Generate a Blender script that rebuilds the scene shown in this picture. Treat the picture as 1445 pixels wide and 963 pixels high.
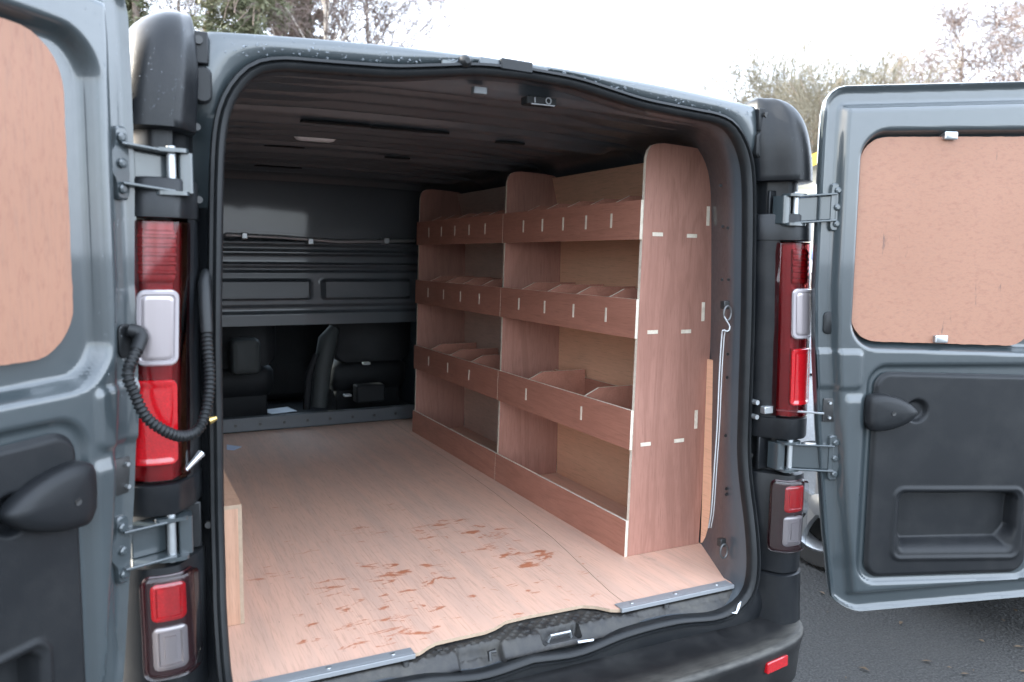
import bpy, bmesh, math, random
from mathutils import Vector, Matrix
random.seed(7)
sc = bpy.context.scene
for o in list(bpy.data.objects): bpy.data.objects.remove(o)
COL = sc.collection

# ------------------------------------------------------------------ camera
FPX, CAM = 1140.09, Vector((-.8596, -1.6866, 1.468))
_y, _p, _r = math.radians(26.2909), math.radians(5.9175), math.radians(.633)
F = Vector((math.sin(_y)*math.cos(_p), math.cos(_y)*math.cos(_p), -math.sin(_p)))
R0 = Vector((math.cos(_y), -math.sin(_y), 0)); U0 = R0.cross(F)
RR = R0*math.cos(_r) + U0*math.sin(_r); UU = U0*math.cos(_r) - R0*math.sin(_r)
cd = bpy.data.cameras.new('camera'); cam = bpy.data.objects.new('camera', cd); COL.objects.link(cam)
cd.sensor_width = 36; cd.lens = FPX/1445*36; cd.clip_start = .05; cd.clip_end = 600
cam.matrix_world = Matrix(((RR.x, UU.x, -F.x, CAM.x), (RR.y, UU.y, -F.y, CAM.y), (RR.z, UU.z, -F.z, CAM.z), (0, 0, 0, 1)))
cd.dof.use_dof = True; cd.dof.focus_distance = 2.6; cd.dof.aperture_fstop = 4.0
sc.camera = cam

# ------------------------------------------------------------------ light
SUN_EL, SUN_AZ = math.radians(24), (-.80, .60)          # sun ahead of the van and to its left
w = bpy.data.worlds.new('World'); sc.world = w; w.use_nodes = True
nt = w.node_tree; bg = nt.nodes['Background']
sky = nt.nodes.new('ShaderNodeTexSky'); sky.sky_type = 'NISHITA'; sky.sun_disc = False
sky.sun_elevation = SUN_EL; sky.sun_rotation = math.atan2(SUN_AZ[0], SUN_AZ[1])
sky.air_density = 1.2; sky.dust_density = 3.0; sky.altitude = 50
cl = nt.nodes.new('ShaderNodeTexNoise'); cl.inputs['Scale'].default_value = 1.6; cl.inputs['Detail'].default_value = 5
tc = nt.nodes.new('ShaderNodeTexCoord'); nt.links.new(tc.outputs['Generated'], cl.inputs['Vector'])
cr = nt.nodes.new('ShaderNodeValToRGB'); cr.color_ramp.elements[0].position = .30; cr.color_ramp.elements[1].position = .62
cr.color_ramp.elements[0].color = (.35, .35, .35, 1); cr.color_ramp.elements[1].color = (.85, .85, .85, 1)
nt.links.new(cl.outputs['Fac'], cr.inputs['Fac'])
mx = nt.nodes.new('ShaderNodeMixRGB'); mx.inputs['Color2'].default_value = (6.3, 7.1, 8.3, 1)
nt.links.new(cr.outputs['Color'], mx.inputs['Fac']); nt.links.new(sky.outputs['Color'], mx.inputs['Color1'])
nt.links.new(mx.outputs['Color'], bg.inputs['Color']); bg.inputs['Strength'].default_value = .13
sl = bpy.data.lights.new('sun', 'SUN'); sun = bpy.data.objects.new('sun', sl); COL.objects.link(sun)
sl.energy = 2.6; sl.angle = math.radians(.6); sl.color = (1, .93, .82)
sd = Vector((SUN_AZ[0]*math.cos(SUN_EL), SUN_AZ[1]*math.cos(SUN_EL), math.sin(SUN_EL)))
sun.rotation_euler = (-sd).to_track_quat('-Z', 'Y').to_euler(); sun.location = (-6, 5, 8)
vs = sc.view_settings; vs.view_transform = 'Standard'; vs.look = 'None'; vs.gamma = 1; vs.exposure = 2.85; vs.use_curve_mapping = False
sc.render.engine = 'CYCLES'; sc.cycles.max_bounces = 10; sc.cycles.diffuse_bounces = 6; sc.cycles.transparent_max_bounces = 16

# ------------------------------------------------------------------ materials
M = {}
class N:                                                 # small node helper
    def __init__(s, name, base=(.5, .5, .5), rough=.5, metal=0, coat=0, spec=.5):
        s.m = bpy.data.materials.new(name); s.m.use_nodes = True; s.t = s.m.node_tree; s.b = s.t.nodes['Principled BSDF']
        s.b.inputs['Base Color'].default_value = (*base, 1); s.b.inputs['Roughness'].default_value = rough
        s.b.inputs['Metallic'].default_value = metal; s.b.inputs['Coat Weight'].default_value = coat
        s.b.inputs['Coat Roughness'].default_value = .06; s.b.inputs['Specular IOR Level'].default_value = spec
        M[name] = s.m
    def n(s, typ, **kw):
        q = s.t.nodes.new('ShaderNode' + typ)
        for k, v in kw.items():
            if k in q.inputs: q.inputs[k].default_value = v
            else: setattr(q, k, v)
        return q
    def l(s, a, b): s.t.links.new(a, b)
    def coord(s, scale=(1, 1, 1), rot=(0, 0, 0)):
        c = s.n('TexCoord'); mp = s.n('Mapping'); mp.inputs['Scale'].default_value = scale; mp.inputs['Rotation'].default_value = rot
        s.l(c.outputs['Object'], mp.inputs['Vector']); return mp.outputs['Vector']
    def noise(s, vec, scale, detail=4, rough=.55, dist=0):
        q = s.n('TexNoise'); q.inputs['Scale'].default_value = scale; q.inputs['Detail'].default_value = detail
        q.inputs['Roughness'].default_value = rough; q.inputs['Distortion'].default_value = dist
        s.l(vec, q.inputs['Vector']); return q.outputs['Fac']
    def ramp(s, fac, stops):
        q = s.n('ValToRGB'); e = q.color_ramp.elements
        while len(e) < len(stops): e.new(.5)
        for el, (p, c) in zip(e, stops):
            el.position = p; el.color = (*c, 1) if len(c) == 3 else c
        s.l(fac, q.inputs['Fac']); return q.outputs['Color']
    def mix(s, fac, a, b, typ='MIX'):
        q = s.n('MixRGB', blend_type=typ)
        for k, v in (('Fac', fac), ('Color1', a), ('Color2', b)):
            if isinstance(v, (int, float)): q.inputs[k].default_value = v
            elif isinstance(v, tuple): q.inputs[k].default_value = (*v, 1)
            else: s.l(v, q.inputs[k])
        return q.outputs['Color']
    def col(s, c): s.l(c, s.b.inputs['Base Color'])
    def bump(s, h, strength=.3, dist=.002):
        q = s.n('Bump'); q.inputs['Strength'].default_value = strength; q.inputs['Distance'].default_value = dist
        s.l(h, q.inputs['Height']); s.l(q.outputs['Normal'], s.b.inputs['Normal'])
    def rough(s, f, a, b):
        q = s.n('MapRange'); q.inputs['To Min'].default_value = a; q.inputs['To Max'].default_value = b
        s.l(f, q.inputs['Value']); s.l(q.outputs['Result'], s.b.inputs['Roughness'])
G = lambda v: (v, v, v)

def paint(name, base, rough=.32, coat=.9):
    m = N(name, base, rough, 0, coat); v = m.coord()
    a = m.noise(v, 3.5, 4); b = m.noise(v, 60, 3)
    c = m.mix(m.ramp(a, [(.35, G(0)), (.75, G(.35))]), base, tuple(min(1, x*1.25+.01) for x in base))
    m.col(c); m.rough(b, rough-.1, rough+.12)
    return m
paint('van_paint', (.031, .040, .044)); paint('inner_paint', (.054, .062, .070), .42, .5); paint('silver_paint', (.48, .50, .52), .25); paint('blue_paint', (.03, .11, .34), .25)
def plastic(name, base, rough, dust=.0, bump=.25, sc_=420):
    m = N(name, base, rough, spec=.28); v = m.coord()
    g = m.noise(v, sc_, 2); d = m.noise(v, 9, 6, .65)
    m.col(m.mix(m.ramp(d, [(.45, G(0)), (.8, G(dust))]), base, (.22, .21, .19))); m.bump(g, bump, .0008); m.rough(d, rough-.12, rough+.12)
    return m
plastic('black_plastic', (.0075, .0085, .010), .36, .05); plastic('trim_plastic', (.0075, .0085, .010), .48, .04, .4, 500)
plastic('rubber', (.010, .011, .012), .42, .04, .1); plastic('dark_cab', (.010, .011, .013), .6, .05); plastic('cab_grey', (.045, .05, .05), .6, .05)
m = plastic('bumper_plastic', (.009, .009, .0095), .48, .07)
v = m.coord(); cz_ = m.n('SeparateXYZ'); m.l(v, cz_.inputs[0])
bz = m.n('MapRange', interpolation_type='SMOOTHSTEP'); bz.inputs['From Min'].default_value = .452; bz.inputs['From Max'].default_value = .463; m.l(cz_.outputs['Z'], bz.inputs['Value'])
bz2 = m.n('MapRange', interpolation_type='SMOOTHSTEP'); bz2.inputs['From Min'].default_value = .4655; bz2.inputs['From Max'].default_value = .469; bz2.inputs['To Min'].default_value = 1; bz2.inputs['To Max'].default_value = 0; m.l(cz_.outputs['Z'], bz2.inputs['Value'])
bb = m.n('Math', operation='MULTIPLY'); m.l(bz.outputs[0], bb.inputs[0]); m.l(bz2.outputs[0], bb.inputs[1])
old = m.b.inputs['Base Color'].links[0].from_socket
wf = m.mix(1, bb.outputs[0], m.ramp(m.noise(m.coord((3, 12, 12)), 4, 5, .7), [(.3, G(.15)), (.65, G(1))]), 'MULTIPLY'); m.col(m.mix(wf, old, (.085, .08, .07)))
m = N('step_plastic', (.03, .03, .03), .6); v = m.coord()
d = m.noise(v, 14, 6, .7); d2 = m.noise(v, 90, 4, .7)
m.col(m.mix(m.ramp(d, [(.36, G(0)), (.66, G(.75))]), (.010, .010, .011), m.mix(d2, (.040, .037, .032), (.085, .078, .066)))); m.rough(d, .4, .8); m.bump(d2, .3, .001)
m = N('zinc', (.42, .44, .45), .38, .85); m.rough(m.noise(m.coord(), 40, 4), .25, .55)
m = N('alu_strip', (.26, .27, .28), .5, .3); m.rough(m.noise(m.coord((1, 30, 30)), 12, 4), .22, .5)
N('steel_dark', (.12, .12, .12), .45, .7); N('bolt_black', (.02, .02, .02), .4); N('hole_black', (.004, .004, .004), .9)
N('paper', (.72, .74, .78), .8); N('blue_paper', (.55, .62, .78), .8); N('cord_white', (.40, .41, .41), .7); N('brass', (.6, .42, .15), .35, .9)
N('lamp_grey', (.10, .105, .11), .4); N('white_plastic', (.72, .73, .73), .35); N('chalk', (.6, .62, .62), .85)

def ply(name, light, dark, axis, rings=.6, rough=.58, scale=1.0):
    m = N(name, light, rough)
    st = [9, 9, 9]; st[axis] = .9
    v = m.coord(tuple(x*scale for x in st)); v2 = m.coord((1, 1, 1))
    big = m.noise(v, .9, 3, .5, 1.3); fine = m.noise(v, 16, 5, .7); blot = m.noise(v2, 4.5, 4, .6)
    sf = [260, 260, 260]; sf[axis] = 14
    pore = m.noise(m.coord(tuple(sf)), 1.0, 3, .6)
    rg = m.n('Math', operation='MULTIPLY'); m.l(big, rg.inputs[0]); rg.inputs[1].default_value = 34
    sn = m.n('Math', operation='SINE'); m.l(rg.outputs[0], sn.inputs[0])
    ring = m.ramp(sn.outputs[0], [(.0, G(0)), (.9, G(rings))])
    c = m.mix(m.ramp(blot, [(.3, G(0)), (.72, G(.8))]), light, dark)
    c = m.mix(ring, c, tuple(x*.80 for x in dark))
    c = m.mix(m.ramp(fine, [(.36, G(.26)), (.62, G(0))]), c, tuple(x*.68 for x in dark))
    c = m.mix(m.ramp(pore, [(.30, G(.42)), (.46, G(0))]), c, tuple(x*.5 for x in dark))
    oi = m.n('ObjectInfo'); c = m.mix(m.ramp(oi.outputs['Random'], [(0, G(0)), (1, G(.34))]), c, tuple(x*.62 for x in dark))
    m.col(c); m.bump(pore, .25, .0006); m.rough(blot, rough-.12, rough+.1)
    return m
ply('ply_red_y', (.46, .205, .142), (.38, .158, .106), 1, .34)
ply('ply_red_z', (.42, .212, .160), (.345, .163, .119), 2, .42)
ply('ply_back', (.88, .51, .335), (.82, .45, .28), 1, .16)
ply('ply_pale_y', (.74, .53, .43), (.66, .45, .35), 1, .18)
ply('ply_box', (.55, .33, .225), (.47, .26, .165), 2, .4)
m = N('ply_edge', (.66, .57, .44), .75); v = m.coord(); m.col(m.mix(m.ramp(m.noise(v, 45, 4, .7), [(.35, G(0)), (.65, G(1))]), (.78, .70, .58), (.62, .53, .42)))
m = N('ply_edge_dirty', (.4, .3, .2), .8); m.col(m.mix(m.noise(m.coord(), 60, 5, .7), (.46, .35, .25), (.26, .18, .12)))
# door boards: pale pink with fine flecks
def board(name, ax):
    m = N(name, (.6, .4, .31), .62); st = [75, 75, 75]; st[ax] = 22
    fl = m.noise(m.coord(tuple(st)), 1.6, 4, .7); bl = m.noise(m.coord(), 5, 4); sf = [320, 320, 320]; sf[ax] = 16
    pr = m.noise(m.coord(tuple(sf)), 1, 2)
    c = m.mix(bl, (.30, .150, .095), (.255, .123, .076)); c = m.mix(m.ramp(fl, [(.50, G(0)), (.72, G(.55))]), c, (.19, .078, .05))
    c = m.mix(m.ramp(pr, [(.3, G(.4)), (.5, G(0))]), c, (.21, .115, .08))
    sk = m.noise(m.coord((26, 26, 5)), 1.0, 5, .75); mk = m.noise(m.coord(), 7.3, 2)
    mm = m.mix(1, m.ramp(sk, [(.62, G(0)), (.68, G(.75))]), m.ramp(mk, [(.52, G(0)), (.58, G(1))]), 'MULTIPLY')
    c = m.mix(mm, c, (.06, .045, .04)); m.col(c); m.bump(pr, .25, .0006)
board('board_x', 0); board('board_z', 2)
# floor ply with wet red-brown scuffs and dirt
m = N('ply_floor', (.6, .42, .34), .5); v = m.coord()
bl = m.noise(v, 2.2, 5, .6); pr = m.noise(m.coord((260, 12, 10)), 1, 3, .6); st = m.noise(m.coord((16, 1.1, 1)), 1.4, 4, .6)
c = m.mix(m.ramp(bl, [(.3, G(0)), (.72, G(1))]), (.70, .43, .315), (.62, .385, .29))
c = m.mix(m.ramp(st, [(.35, G(.35)), (.6, G(0))]), c, (.40, .30, .25)); c = m.mix(m.ramp(pr, [(.3, G(.4)), (.5, G(0))]), c, (.36, .21, .15))
cx = m.n('SeparateXYZ'); m.l(v, cx.inputs[0])
def band(sock, a, b, c_, d_):
    q = m.n('MapRange', interpolation_type='SMOOTHSTEP'); q.inputs['From Min'].default_value = a; q.inputs['From Max'].default_value = b; m.l(sock, q.inputs['Value'])
    r = m.n('MapRange', interpolation_type='SMOOTHSTEP'); r.inputs['From Min'].default_value = c_; r.inputs['From Max'].default_value = d_
    r.inputs['To Min'].default_value = 1; r.inputs['To Max'].default_value = 0; m.l(sock, r.inputs['Value'])
    z = m.n('Math', operation='MULTIPLY'); m.l(q.outputs[0], z.inputs[0]); m.l(r.outputs[0], z.inputs[1]); return z.outputs[0]
zone = m.n('Math', operation='MULTIPLY'); m.l(band(cx.outputs['X'], -.64, -.42, .20, .55), zone.inputs[0]); m.l(band(cx.outputs['Y'], -.02, .08, .55, 1.35), zone.inputs[1])
sp = m.noise(m.coord((8, 21, 1), (0, 0, .28)), 1.35, 9, .70, .6)
ad = m.n('Math', operation='MULTIPLY_ADD'); m.l(zone.outputs[0], ad.inputs[0]); ad.inputs[1].default_value = .127; m.l(sp, ad.inputs[2])
lo_ = m.n('Math', operation='MULTIPLY_ADD'); m.l(m.noise(v, 3.1, 3, .5), lo_.inputs[0]); lo_.inputs[1].default_value = .34; m.l(ad.outputs[0], lo_.inputs[2])
wet = m.ramp(lo_.outputs[0], [(.876, G(0)), (.910, G(.85))])
c = m.mix(wet, c, (.42, .125, .05))
dirt = m.noise(v, 6.5, 6, .7); c = m.mix(m.ramp(dirt, [(.66, G(0)), (.76, G(.6))]), c, (.25, .2, .16))
spk = m.noise(v, 95, 2); c = m.mix(m.ramp(spk, [(.74, G(0)), (.77, G(.8))]), c, (.2, .12, .09))
m.col(c); m.bump(pr, .2, .0006)
rq = m.mix(wet, m.ramp(bl, [(.3, G(.42)), (.7, G(.6))]), G(.3)); m.l(rq, m.b.inputs['Roughness'])
# lamp lenses
def lens(name, tint, gl=.05):
    m = bpy.data.materials.new(name); m.use_nodes = True; t = m.node_tree; t.nodes.remove(t.nodes['Principled BSDF'])
    tr = t.nodes.new('ShaderNodeBsdfTransparent'); tr.inputs[0].default_value = (*tint, 1)
    g = t.nodes.new('ShaderNodeBsdfGlossy'); g.inputs['Roughness'].default_value = gl
    f = t.nodes.new('ShaderNodeFresnel'); f.inputs[0].default_value = 1.5; mx = t.nodes.new('ShaderNodeMixShader')
    t.links.new(f.outputs[0], mx.inputs[0]); t.links.new(tr.outputs[0], mx.inputs[1]); t.links.new(g.outputs[0], mx.inputs[2])
    t.links.new(mx.outputs[0], t.nodes['Material Output'].inputs[0]); M[name] = m
N('fog_maroon', (.022, .003, .005), .25, 0, .6)
lens('red_glass', (.92, .45, .47)); lens('clear_glass', (.93, .94, .95)); lens('smoke_glass', (.35, .40, .42), .02)
def reflector(name, base, rough, scale, coat=1):
    m = N(name, base, rough, 0, coat); v = m.coord(); w_ = m.n('TexVoronoi'); w_.inputs['Scale'].default_value = scale; m.l(v, w_.inputs['Vector'])
    m.bump(w_.outputs['Distance'], .25, .0008); m.col(m.mix(w_.outputs['Distance'], base, tuple(min(1, x*1.7) for x in base)))
reflector('lamp_red', (.26, .003, .006), .14, 260); reflector('lamp_deep', (.13, .003, .006), .16, 300); reflector('lamp_maroon', (.11, .005, .010), .20, 500); N('lamp_clear', (.30, .265, .27), .28, .45, 1)
N('lamp_rim', (.32, .29, .30), .2, .2, 1)
# ground
m = N('asphalt', (.045, .044, .043), .8); v = m.coord()
a = m.noise(v, 130, 3, .7); b = m.noise(v, .9, 6, .65); vo = m.n('TexVoronoi'); vo.inputs['Scale'].default_value = 70; m.l(v, vo.inputs['Vector'])
c = m.mix(m.ramp(a, [(.42, G(0)), (.62, G(1))]), (.005, .005, .005), (.055, .053, .049)); c = m.mix(m.ramp(b, [(.45, G(0)), (.7, G(.55))]), c, (.034, .031, .027))
m.col(c); m.bump(vo.outputs['Distance'], .7, .006); m.rough(b, .45, .9)
m = N('grass', (.05, .07, .03), .9); m.col(m.mix(m.noise(m.coord(), .6, 6), (.045, .06, .025), (.10, .10, .05)))
m = N('bark_birch', (.42, .38, .34), .85); v = m.coord((3, 3, 14)); m.col(m.mix(m.ramp(m.noise(v, .9, 4), [(.5, G(0)), (.62, G(1))]), (.55, .49, .43), (.12, .10, .09)))
m = N('bark_brown', (.14, .10, .08), .9); m.col(m.mix(m.noise(m.coord((4, 4, 1)), 2, 4), (.2, .155, .13), (.34, .27, .23)))
N('twig', (.16, .12, .105), .9); N('twig_green', (.19, .165, .115), .9)
m = N('needles', (.05, .065, .03), .7); m.col(m.mix(m.noise(m.coord(), 1.7, 3), (.075, .105, .050), (.20, .18, .11)))
m = N('cream_clad', (.62, .56, .42), .7); m.col(m.mix(m.noise(m.coord((1, 1, 9)), 1.5, 4), (.62, .56, .43), (.54, .48, .36)))
N('yellow_trim', (.70, .47, .05), .5); N('roof_grey', (.2, .2, .2), .7); N('tyre', (.02, .02, .02), .8); N('alloy', (.55, .56, .57), .28, .8)
N('glass_dark', (.02, .025, .03), .05, 0, 1)
m = N('water', (.6, .65, .7), .03); m.b.inputs['Transmission Weight'].default_value = .82; m.b.inputs['IOR'].default_value = 1.33

# ------------------------------------------------------------------ builders
def prop(o, label=None, cat=None, group=None, kind=None):
    for k, v_ in (('label', label), ('category', cat), ('group', group), ('kind', kind)):
        if v_: o[k] = v_
    return o
def obj(name, V, Fs, mat, parent=None, smooth=35, bevel=0, recalc=True, mats=None, fm=None):
    me = bpy.data.meshes.new(name); me.from_pydata([tuple(v) for v in V], [], [tuple(f) for f in Fs])
    for mm in ([mat] if not mats else mats): me.materials.append(M[mm])
    if fm:
        for p_, i in zip(me.polygons, fm): p_.material_index = i
    if recalc:
        bm = bmesh.new(); bm.from_mesh(me); bmesh.ops.recalc_face_normals(bm, faces=bm.faces); bm.to_mesh(me); bm.free()
    if smooth: me.shade_smooth(); me.set_sharp_from_angle(angle=math.radians(smooth))
    o = bpy.data.objects.new(name, me); COL.objects.link(o)
    if parent: o.parent = parent
    if bevel:
        b = o.modifiers.new('bevel', 'BEVEL'); b.width = bevel; b.segments = 2; b.limit_method = 'ANGLE'
    return o
def empty(name, loc=(0, 0, 0), parent=None):
    o = bpy.data.objects.new(name, None); COL.objects.link(o); o.location = loc; o.empty_display_size = .1
    if parent: o.parent = parent
    return o
class MB:
    def __init__(s): s.V = []; s.F = []
    def add(s, V, Fs):
        k = len(s.V); s.V += [Vector(v) for v in V]; s.F += [tuple(i+k for i in f) for f in Fs]; return s
    def box(s, a, b, fn=None):
        V = [Vector((x, y, z)) for x in (a[0], b[0]) for y in (a[1], b[1]) for z in (a[2], b[2])]
        if fn: V = [fn(*v) for v in V]
        return s.add(V, [(0, 1, 3, 2), (4, 6, 7, 5), (0, 4, 5, 1), (2, 3, 7, 6), (0, 2, 6, 4), (1, 5, 7, 3)])
    def loft(s, rings, closed=True, cap0=True, cap1=True):
        n = len(rings[0]); V = [v for r in rings for v in r]; Fs = []
        for i in range(len(rings)-1):
            for j in range(n if closed else n-1):
                k = (j+1) % n; Fs.append((i*n+j, i*n+k, (i+1)*n+k, (i+1)*n+j))
        if closed and cap0: Fs.append(tuple(range(n))[::-1])
        if closed and cap1: Fs.append(tuple(range((len(rings)-1)*n, len(rings)*n)))
        return s.add(V, Fs)
    def tube(s, path, r, n=10, cap=True):
        P = [Vector(p) for p in path]; rings = []; up = None
        for i, p in enumerate(P):
            t = (P[min(i+1, len(P)-1)] - P[max(i-1, 0)]).normalized()
            if up is None: up = t.orthogonal().normalized()
            up = (up - t*up.dot(t)).normalized(); q = t.cross(up); rr = r(i/(len(P)-1)) if callable(r) else (r[i] if isinstance(r, (list, tuple)) else r)
            rings.append([p + up*(rr*math.cos(a)) + q*(rr*math.sin(a)) for a in [2*math.pi*k/n for k in range(n)]])
        return s.loft(rings, True, cap, cap)
    def cyl(s, a, b, r, n=14): return s.tube([a, b], r, n)
    def grid(s, nu, nv, fn):
        V = [fn(i/nu, j/nv) for j in range(nv+1) for i in range(nu+1)]
        return s.add(V, [(j*(nu+1)+i, j*(nu+1)+i+1, (j+1)*(nu+1)+i+1, (j+1)*(nu+1)+i) for j in range(nv) for i in range(nu)])
    def build(s, name, mat, parent=None, **k): return obj(name, s.V, s.F, mat, parent, **k)
def rr(u0, v0, u1, v1, r, n=6):                            # rounded rectangle outline
    r = min(r, (u1-u0)/2-1e-4, (v1-v0)/2-1e-4); P = []
    for cx_, cy_, a0 in ((u1-r, v1-r, 0), (u0+r, v1-r, 90), (u0+r, v0+r, 180), (u1-r, v0+r, 270)):
        for i in range(n+1):
            a = math.radians(a0 + 90*i/n); P.append((cx_+r*math.cos(a), cy_+r*math.sin(a)))
    return P
def sdrr(u, v, u0, v0, u1, v1, r):
    x = abs(u-(u0+u1)/2)-(u1-u0)/2+r; y = abs(v-(v0+v1)/2)-(v1-v0)/2+r
    return math.hypot(max(x, 0), max(y, 0)) + min(max(x, y), 0) - r
def ss(x, a, b):
    t = min(1, max(0, (x-a)/(b-a))); return t*t*(3-2*t)
def pad(fn, u0, v0, u1, v1, r, steps, n=6):                 # lofted rounded plate: steps = (inset, w)
    mb = MB(); mb.loft([[fn(u, v, w_) for u, v in rr(u0+i, v0+i, u1-i, v1-i, max(r-i, .001), n)] for i, w_ in steps]); return mb
def cat(P, n):                                             # catmull-rom resample
    P = [Vector(p) for p in P]; Q = [P[0]*2-P[1]] + P + [P[-1]*2-P[-2]]; L = [0]
    for a, b in zip(P, P[1:]): L.append(L[-1]+(b-a).length)
    out = []
    for k in range(n):
        s_ = L[-1]*k/(n-1); i = max(j for j in range(len(P)-1) if L[j] <= s_+1e-9); t = (s_-L[i])/(L[i+1]-L[i])
        a, b, c_, d_ = Q[i:i+4]; out.append(.5*((2*b)+(c_-a)*t+(2*a-5*b+4*c_-d_)*t*t+(3*b-a-3*c_+d_)*t**3))
    return out
def interp(x, T):
    if x <= T[0][0]: return T[0][1]
    for (a, p), (b, q) in zip(T, T[1:]):
        if x <= b: return p+(q-p)*(x-a)/(b-a)
    return T[-1][1]
def px(x, y, Y):                                           # photo pixel -> point on the plane y = Y
    d = F + RR*((x-722.5)/FPX) + UU*((481.5-y)/FPX); return CAM + d*((Y-CAM.y)/d.y)
def pxz(x, y, Z):
    d = F + RR*((x-722.5)/FPX) + UU*((481.5-y)/FPX); return CAM + d*((Z-CAM.z)/d.z)
def lean(x, y, z): return Vector((x, y, z - .0125*x*(z-1.0)/.85)) if z > 1 else Vector((x, y, z))
tumble = lambda z: interp(z, [(.4, .0), (.9, .006), (1.2, .002), (1.5, -.010), (1.7, -.018), (1.95, -.04)])

# ------------------------------------------------------------------ ground
g = MB(); g.grid(24, 24, lambda a, b: Vector(((a-.5)*700, (b-.5)*700, 0))); prop(g.build('ground', 'asphalt', smooth=0), kind='structure')

# ================================================================== the van
van = prop(empty('panel_van'), 'dark grey panel van with both rear doors open and plywood-lined load bay', 'van')
SH = [(0, .515), (.13, .505), (.27, .524), (.42, .527), (.55, .513), (.62, .524), (.668, .557), (.687, .62), (.692, .75), (.690, .85), (.688, 1.0), (.686, 1.15), (.684, 1.3), (.679, 1.45), (.673, 1.6), (.666, 1.69), (.653, 1.745), (.628, 1.79), (.593, 1.822), (.545, 1.836), (.48, 1.840), (.40, 1.844), (.31, 1.85), (.22, 1.863), (.12, 1.877), (0, 1.882)]
half = cat([(x, 0, z) for x, z in SH], 110)
SEAL = [Vector((p.x, 0, p.z)) for p in half] + [Vector((-p.x, 0, p.z)) for p in half[-2:0:-1]]
ys = lambda z: -.06*ss(.98-z, 0, .40)
def seal_n(i):
    a = SEAL[i-1]; b = SEAL[(i+1) % len(SEAL)]; t = (b-a).normalized(); return Vector((t.z, 0, -t.x))
def sring(off, dy, f=None):
    out = []
    for i, p in enumerate(SEAL):
        q = p + seal_n(i)*off; q.y = ys(p.z)+dy
        if f: q = f(q)
        out.append(lean(*q))
    return out
# rubber seal: a lipped profile swept round the opening
prof = [(-.012, .008), (-.014, -.010), (-.009, -.020), (-.001, -.022), (.004, -.016), (.006, -.024), (.012, -.022), (.014, -.008), (.012, .008)]
sm = MB(); rings = [sring(o_, d_) for o_, d_ in prof]; n_ = len(SEAL)
V = [v for r_ in rings for v in r_]; sm.add(V, [(a*n_+j, a*n_+(j+1) % n_, ((a+1) % len(prof))*n_+(j+1) % n_, ((a+1) % len(prof))*n_+j) for a in range(len(prof)) for j in range(n_)])
sm.build('door_seal', 'rubber', van, smooth=50)
# inner jamb and load-bay walls
def J(sx, zt, y):
    def f(q):
        z = q.z
        if z > 1.2: z = z+(z-1.2)*zt
        else: z = max(z-.0, .50)
        return Vector((q.x*sx, y, z))
    return f
jm = MB(); jr = [sring(-.008, .006), sring(-.012, .03), sring(-.010, .0, lambda q: Vector((q.x*1.0, .055+ys(q.z)*.5, q.z))), sring(0, 0, J(1.06, .005, .13)), sring(0, 0, J(1.16, .012, .268)), sring(0, 0, J(1.21, .015, .40))]
jm.loft(jr, True, False, False); jm.build('door_jamb', 'inner_paint', van, smooth=50)
wl = MB(); wl.loft([sring(0, 0, J(1.212, .016, .395)), sring(0, 0, J(1.212, .016, 2.56))], True, False, False); wl.build('load_bay_wall', 'inner_paint', van, smooth=50)
# rear frame between the seal and the roof edge / corner pillars
zroof = lambda x: 1.905-.030*(min(abs(x), .80)/.7)**2
def outer(q):
    if q.z > 1.72 and abs(q.x) < .69:
        k = ss(q.z, 1.72, 1.80); x = q.x*1.09
        return Vector((x, -.004*k, (1-k)*q.z + k*(zroof(x)+.003)))
    if q.z < .6: return Vector((q.x*1.1, ys(q.z)+.01, q.z-.09))
    return Vector((math.copysign(.765, q.x), .030+ys(q.z)*.4, q.z))
def mid_(t):
    a = sring(.012, -.004); b = sring(0, 0, outer); return [p.lerp(q, t)+Vector((0, (-.010+.034*ss(1.76-p.z, 0, .06)*ss(p.z, .56, .64))*math.sin(math.pi*t), 0)) for p, q in zip(a, b)]
fr = MB(); fr.loft([sring(.008, .010), sring(.012, -.004)] + [mid_(t) for t in (.2, .4, .6, .8, .92)] + [sring(0, 0, outer), sring(0, 0, lambda q: outer(q)+Vector((0, .03, .006 if q.z > 1.7 else 0)))], True, False, False)
fm = [1 if sum(fr.V[i].z for i in f)/4 < 1.56 else 0 for f in fr.F]; obj('rear_frame', fr.V, fr.F, 'van_paint', van, smooth=60, mats=['van_paint', 'black_plastic'], fm=fm)  # lower faces black: plastic trim, plus shade by the columns put into the sides
# outer body: side walls, roof and cab
def sect(y, top, hw, zb=.36, crown=.03):
    H = [(hw*.97, zb), (hw*1.0, zb+.10), (hw*1.01, .75), (hw*1.005, 1.0), (hw*.985, 1.3*top/1.93), (hw*.955, 1.6*top/1.93), (hw*.92, 1.76*top/1.93), (hw*.87, top-.055), (hw*.79, top-.022), (hw*.6, top-.008), (hw*.3, top), (0, top+crown*.2)]
    R_ = [lean(x, y, z) for x, z in H]; return R_ + [lean(-x, y, z) for x, z in H[-2::-1]]
bs = [sect(.025, 1.897, .865), sect(.10, 1.912, .895), sect(.3, 1.925, .905), sect(1, 1.94, .91), sect(2, 1.945, .91), sect(2.9, 1.935, .905), sect(3.15, 1.90, .90)]
b = MB(); b.loft(bs, False); b.build('body_shell', 'van_paint', van, smooth=50)
cb = [sect(3.15, 1.90, .90), sect(3.35, 1.78, .895), sect(3.75, 1.45, .89), sect(4.0, 1.22, .88), sect(4.35, 1.08, .86), sect(4.6, .95, .80), sect(4.68, .62, .72)]
V = [v for r_ in cb for v in r_]; n_ = len(cb[0]); Fs = []; fm = []
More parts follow.
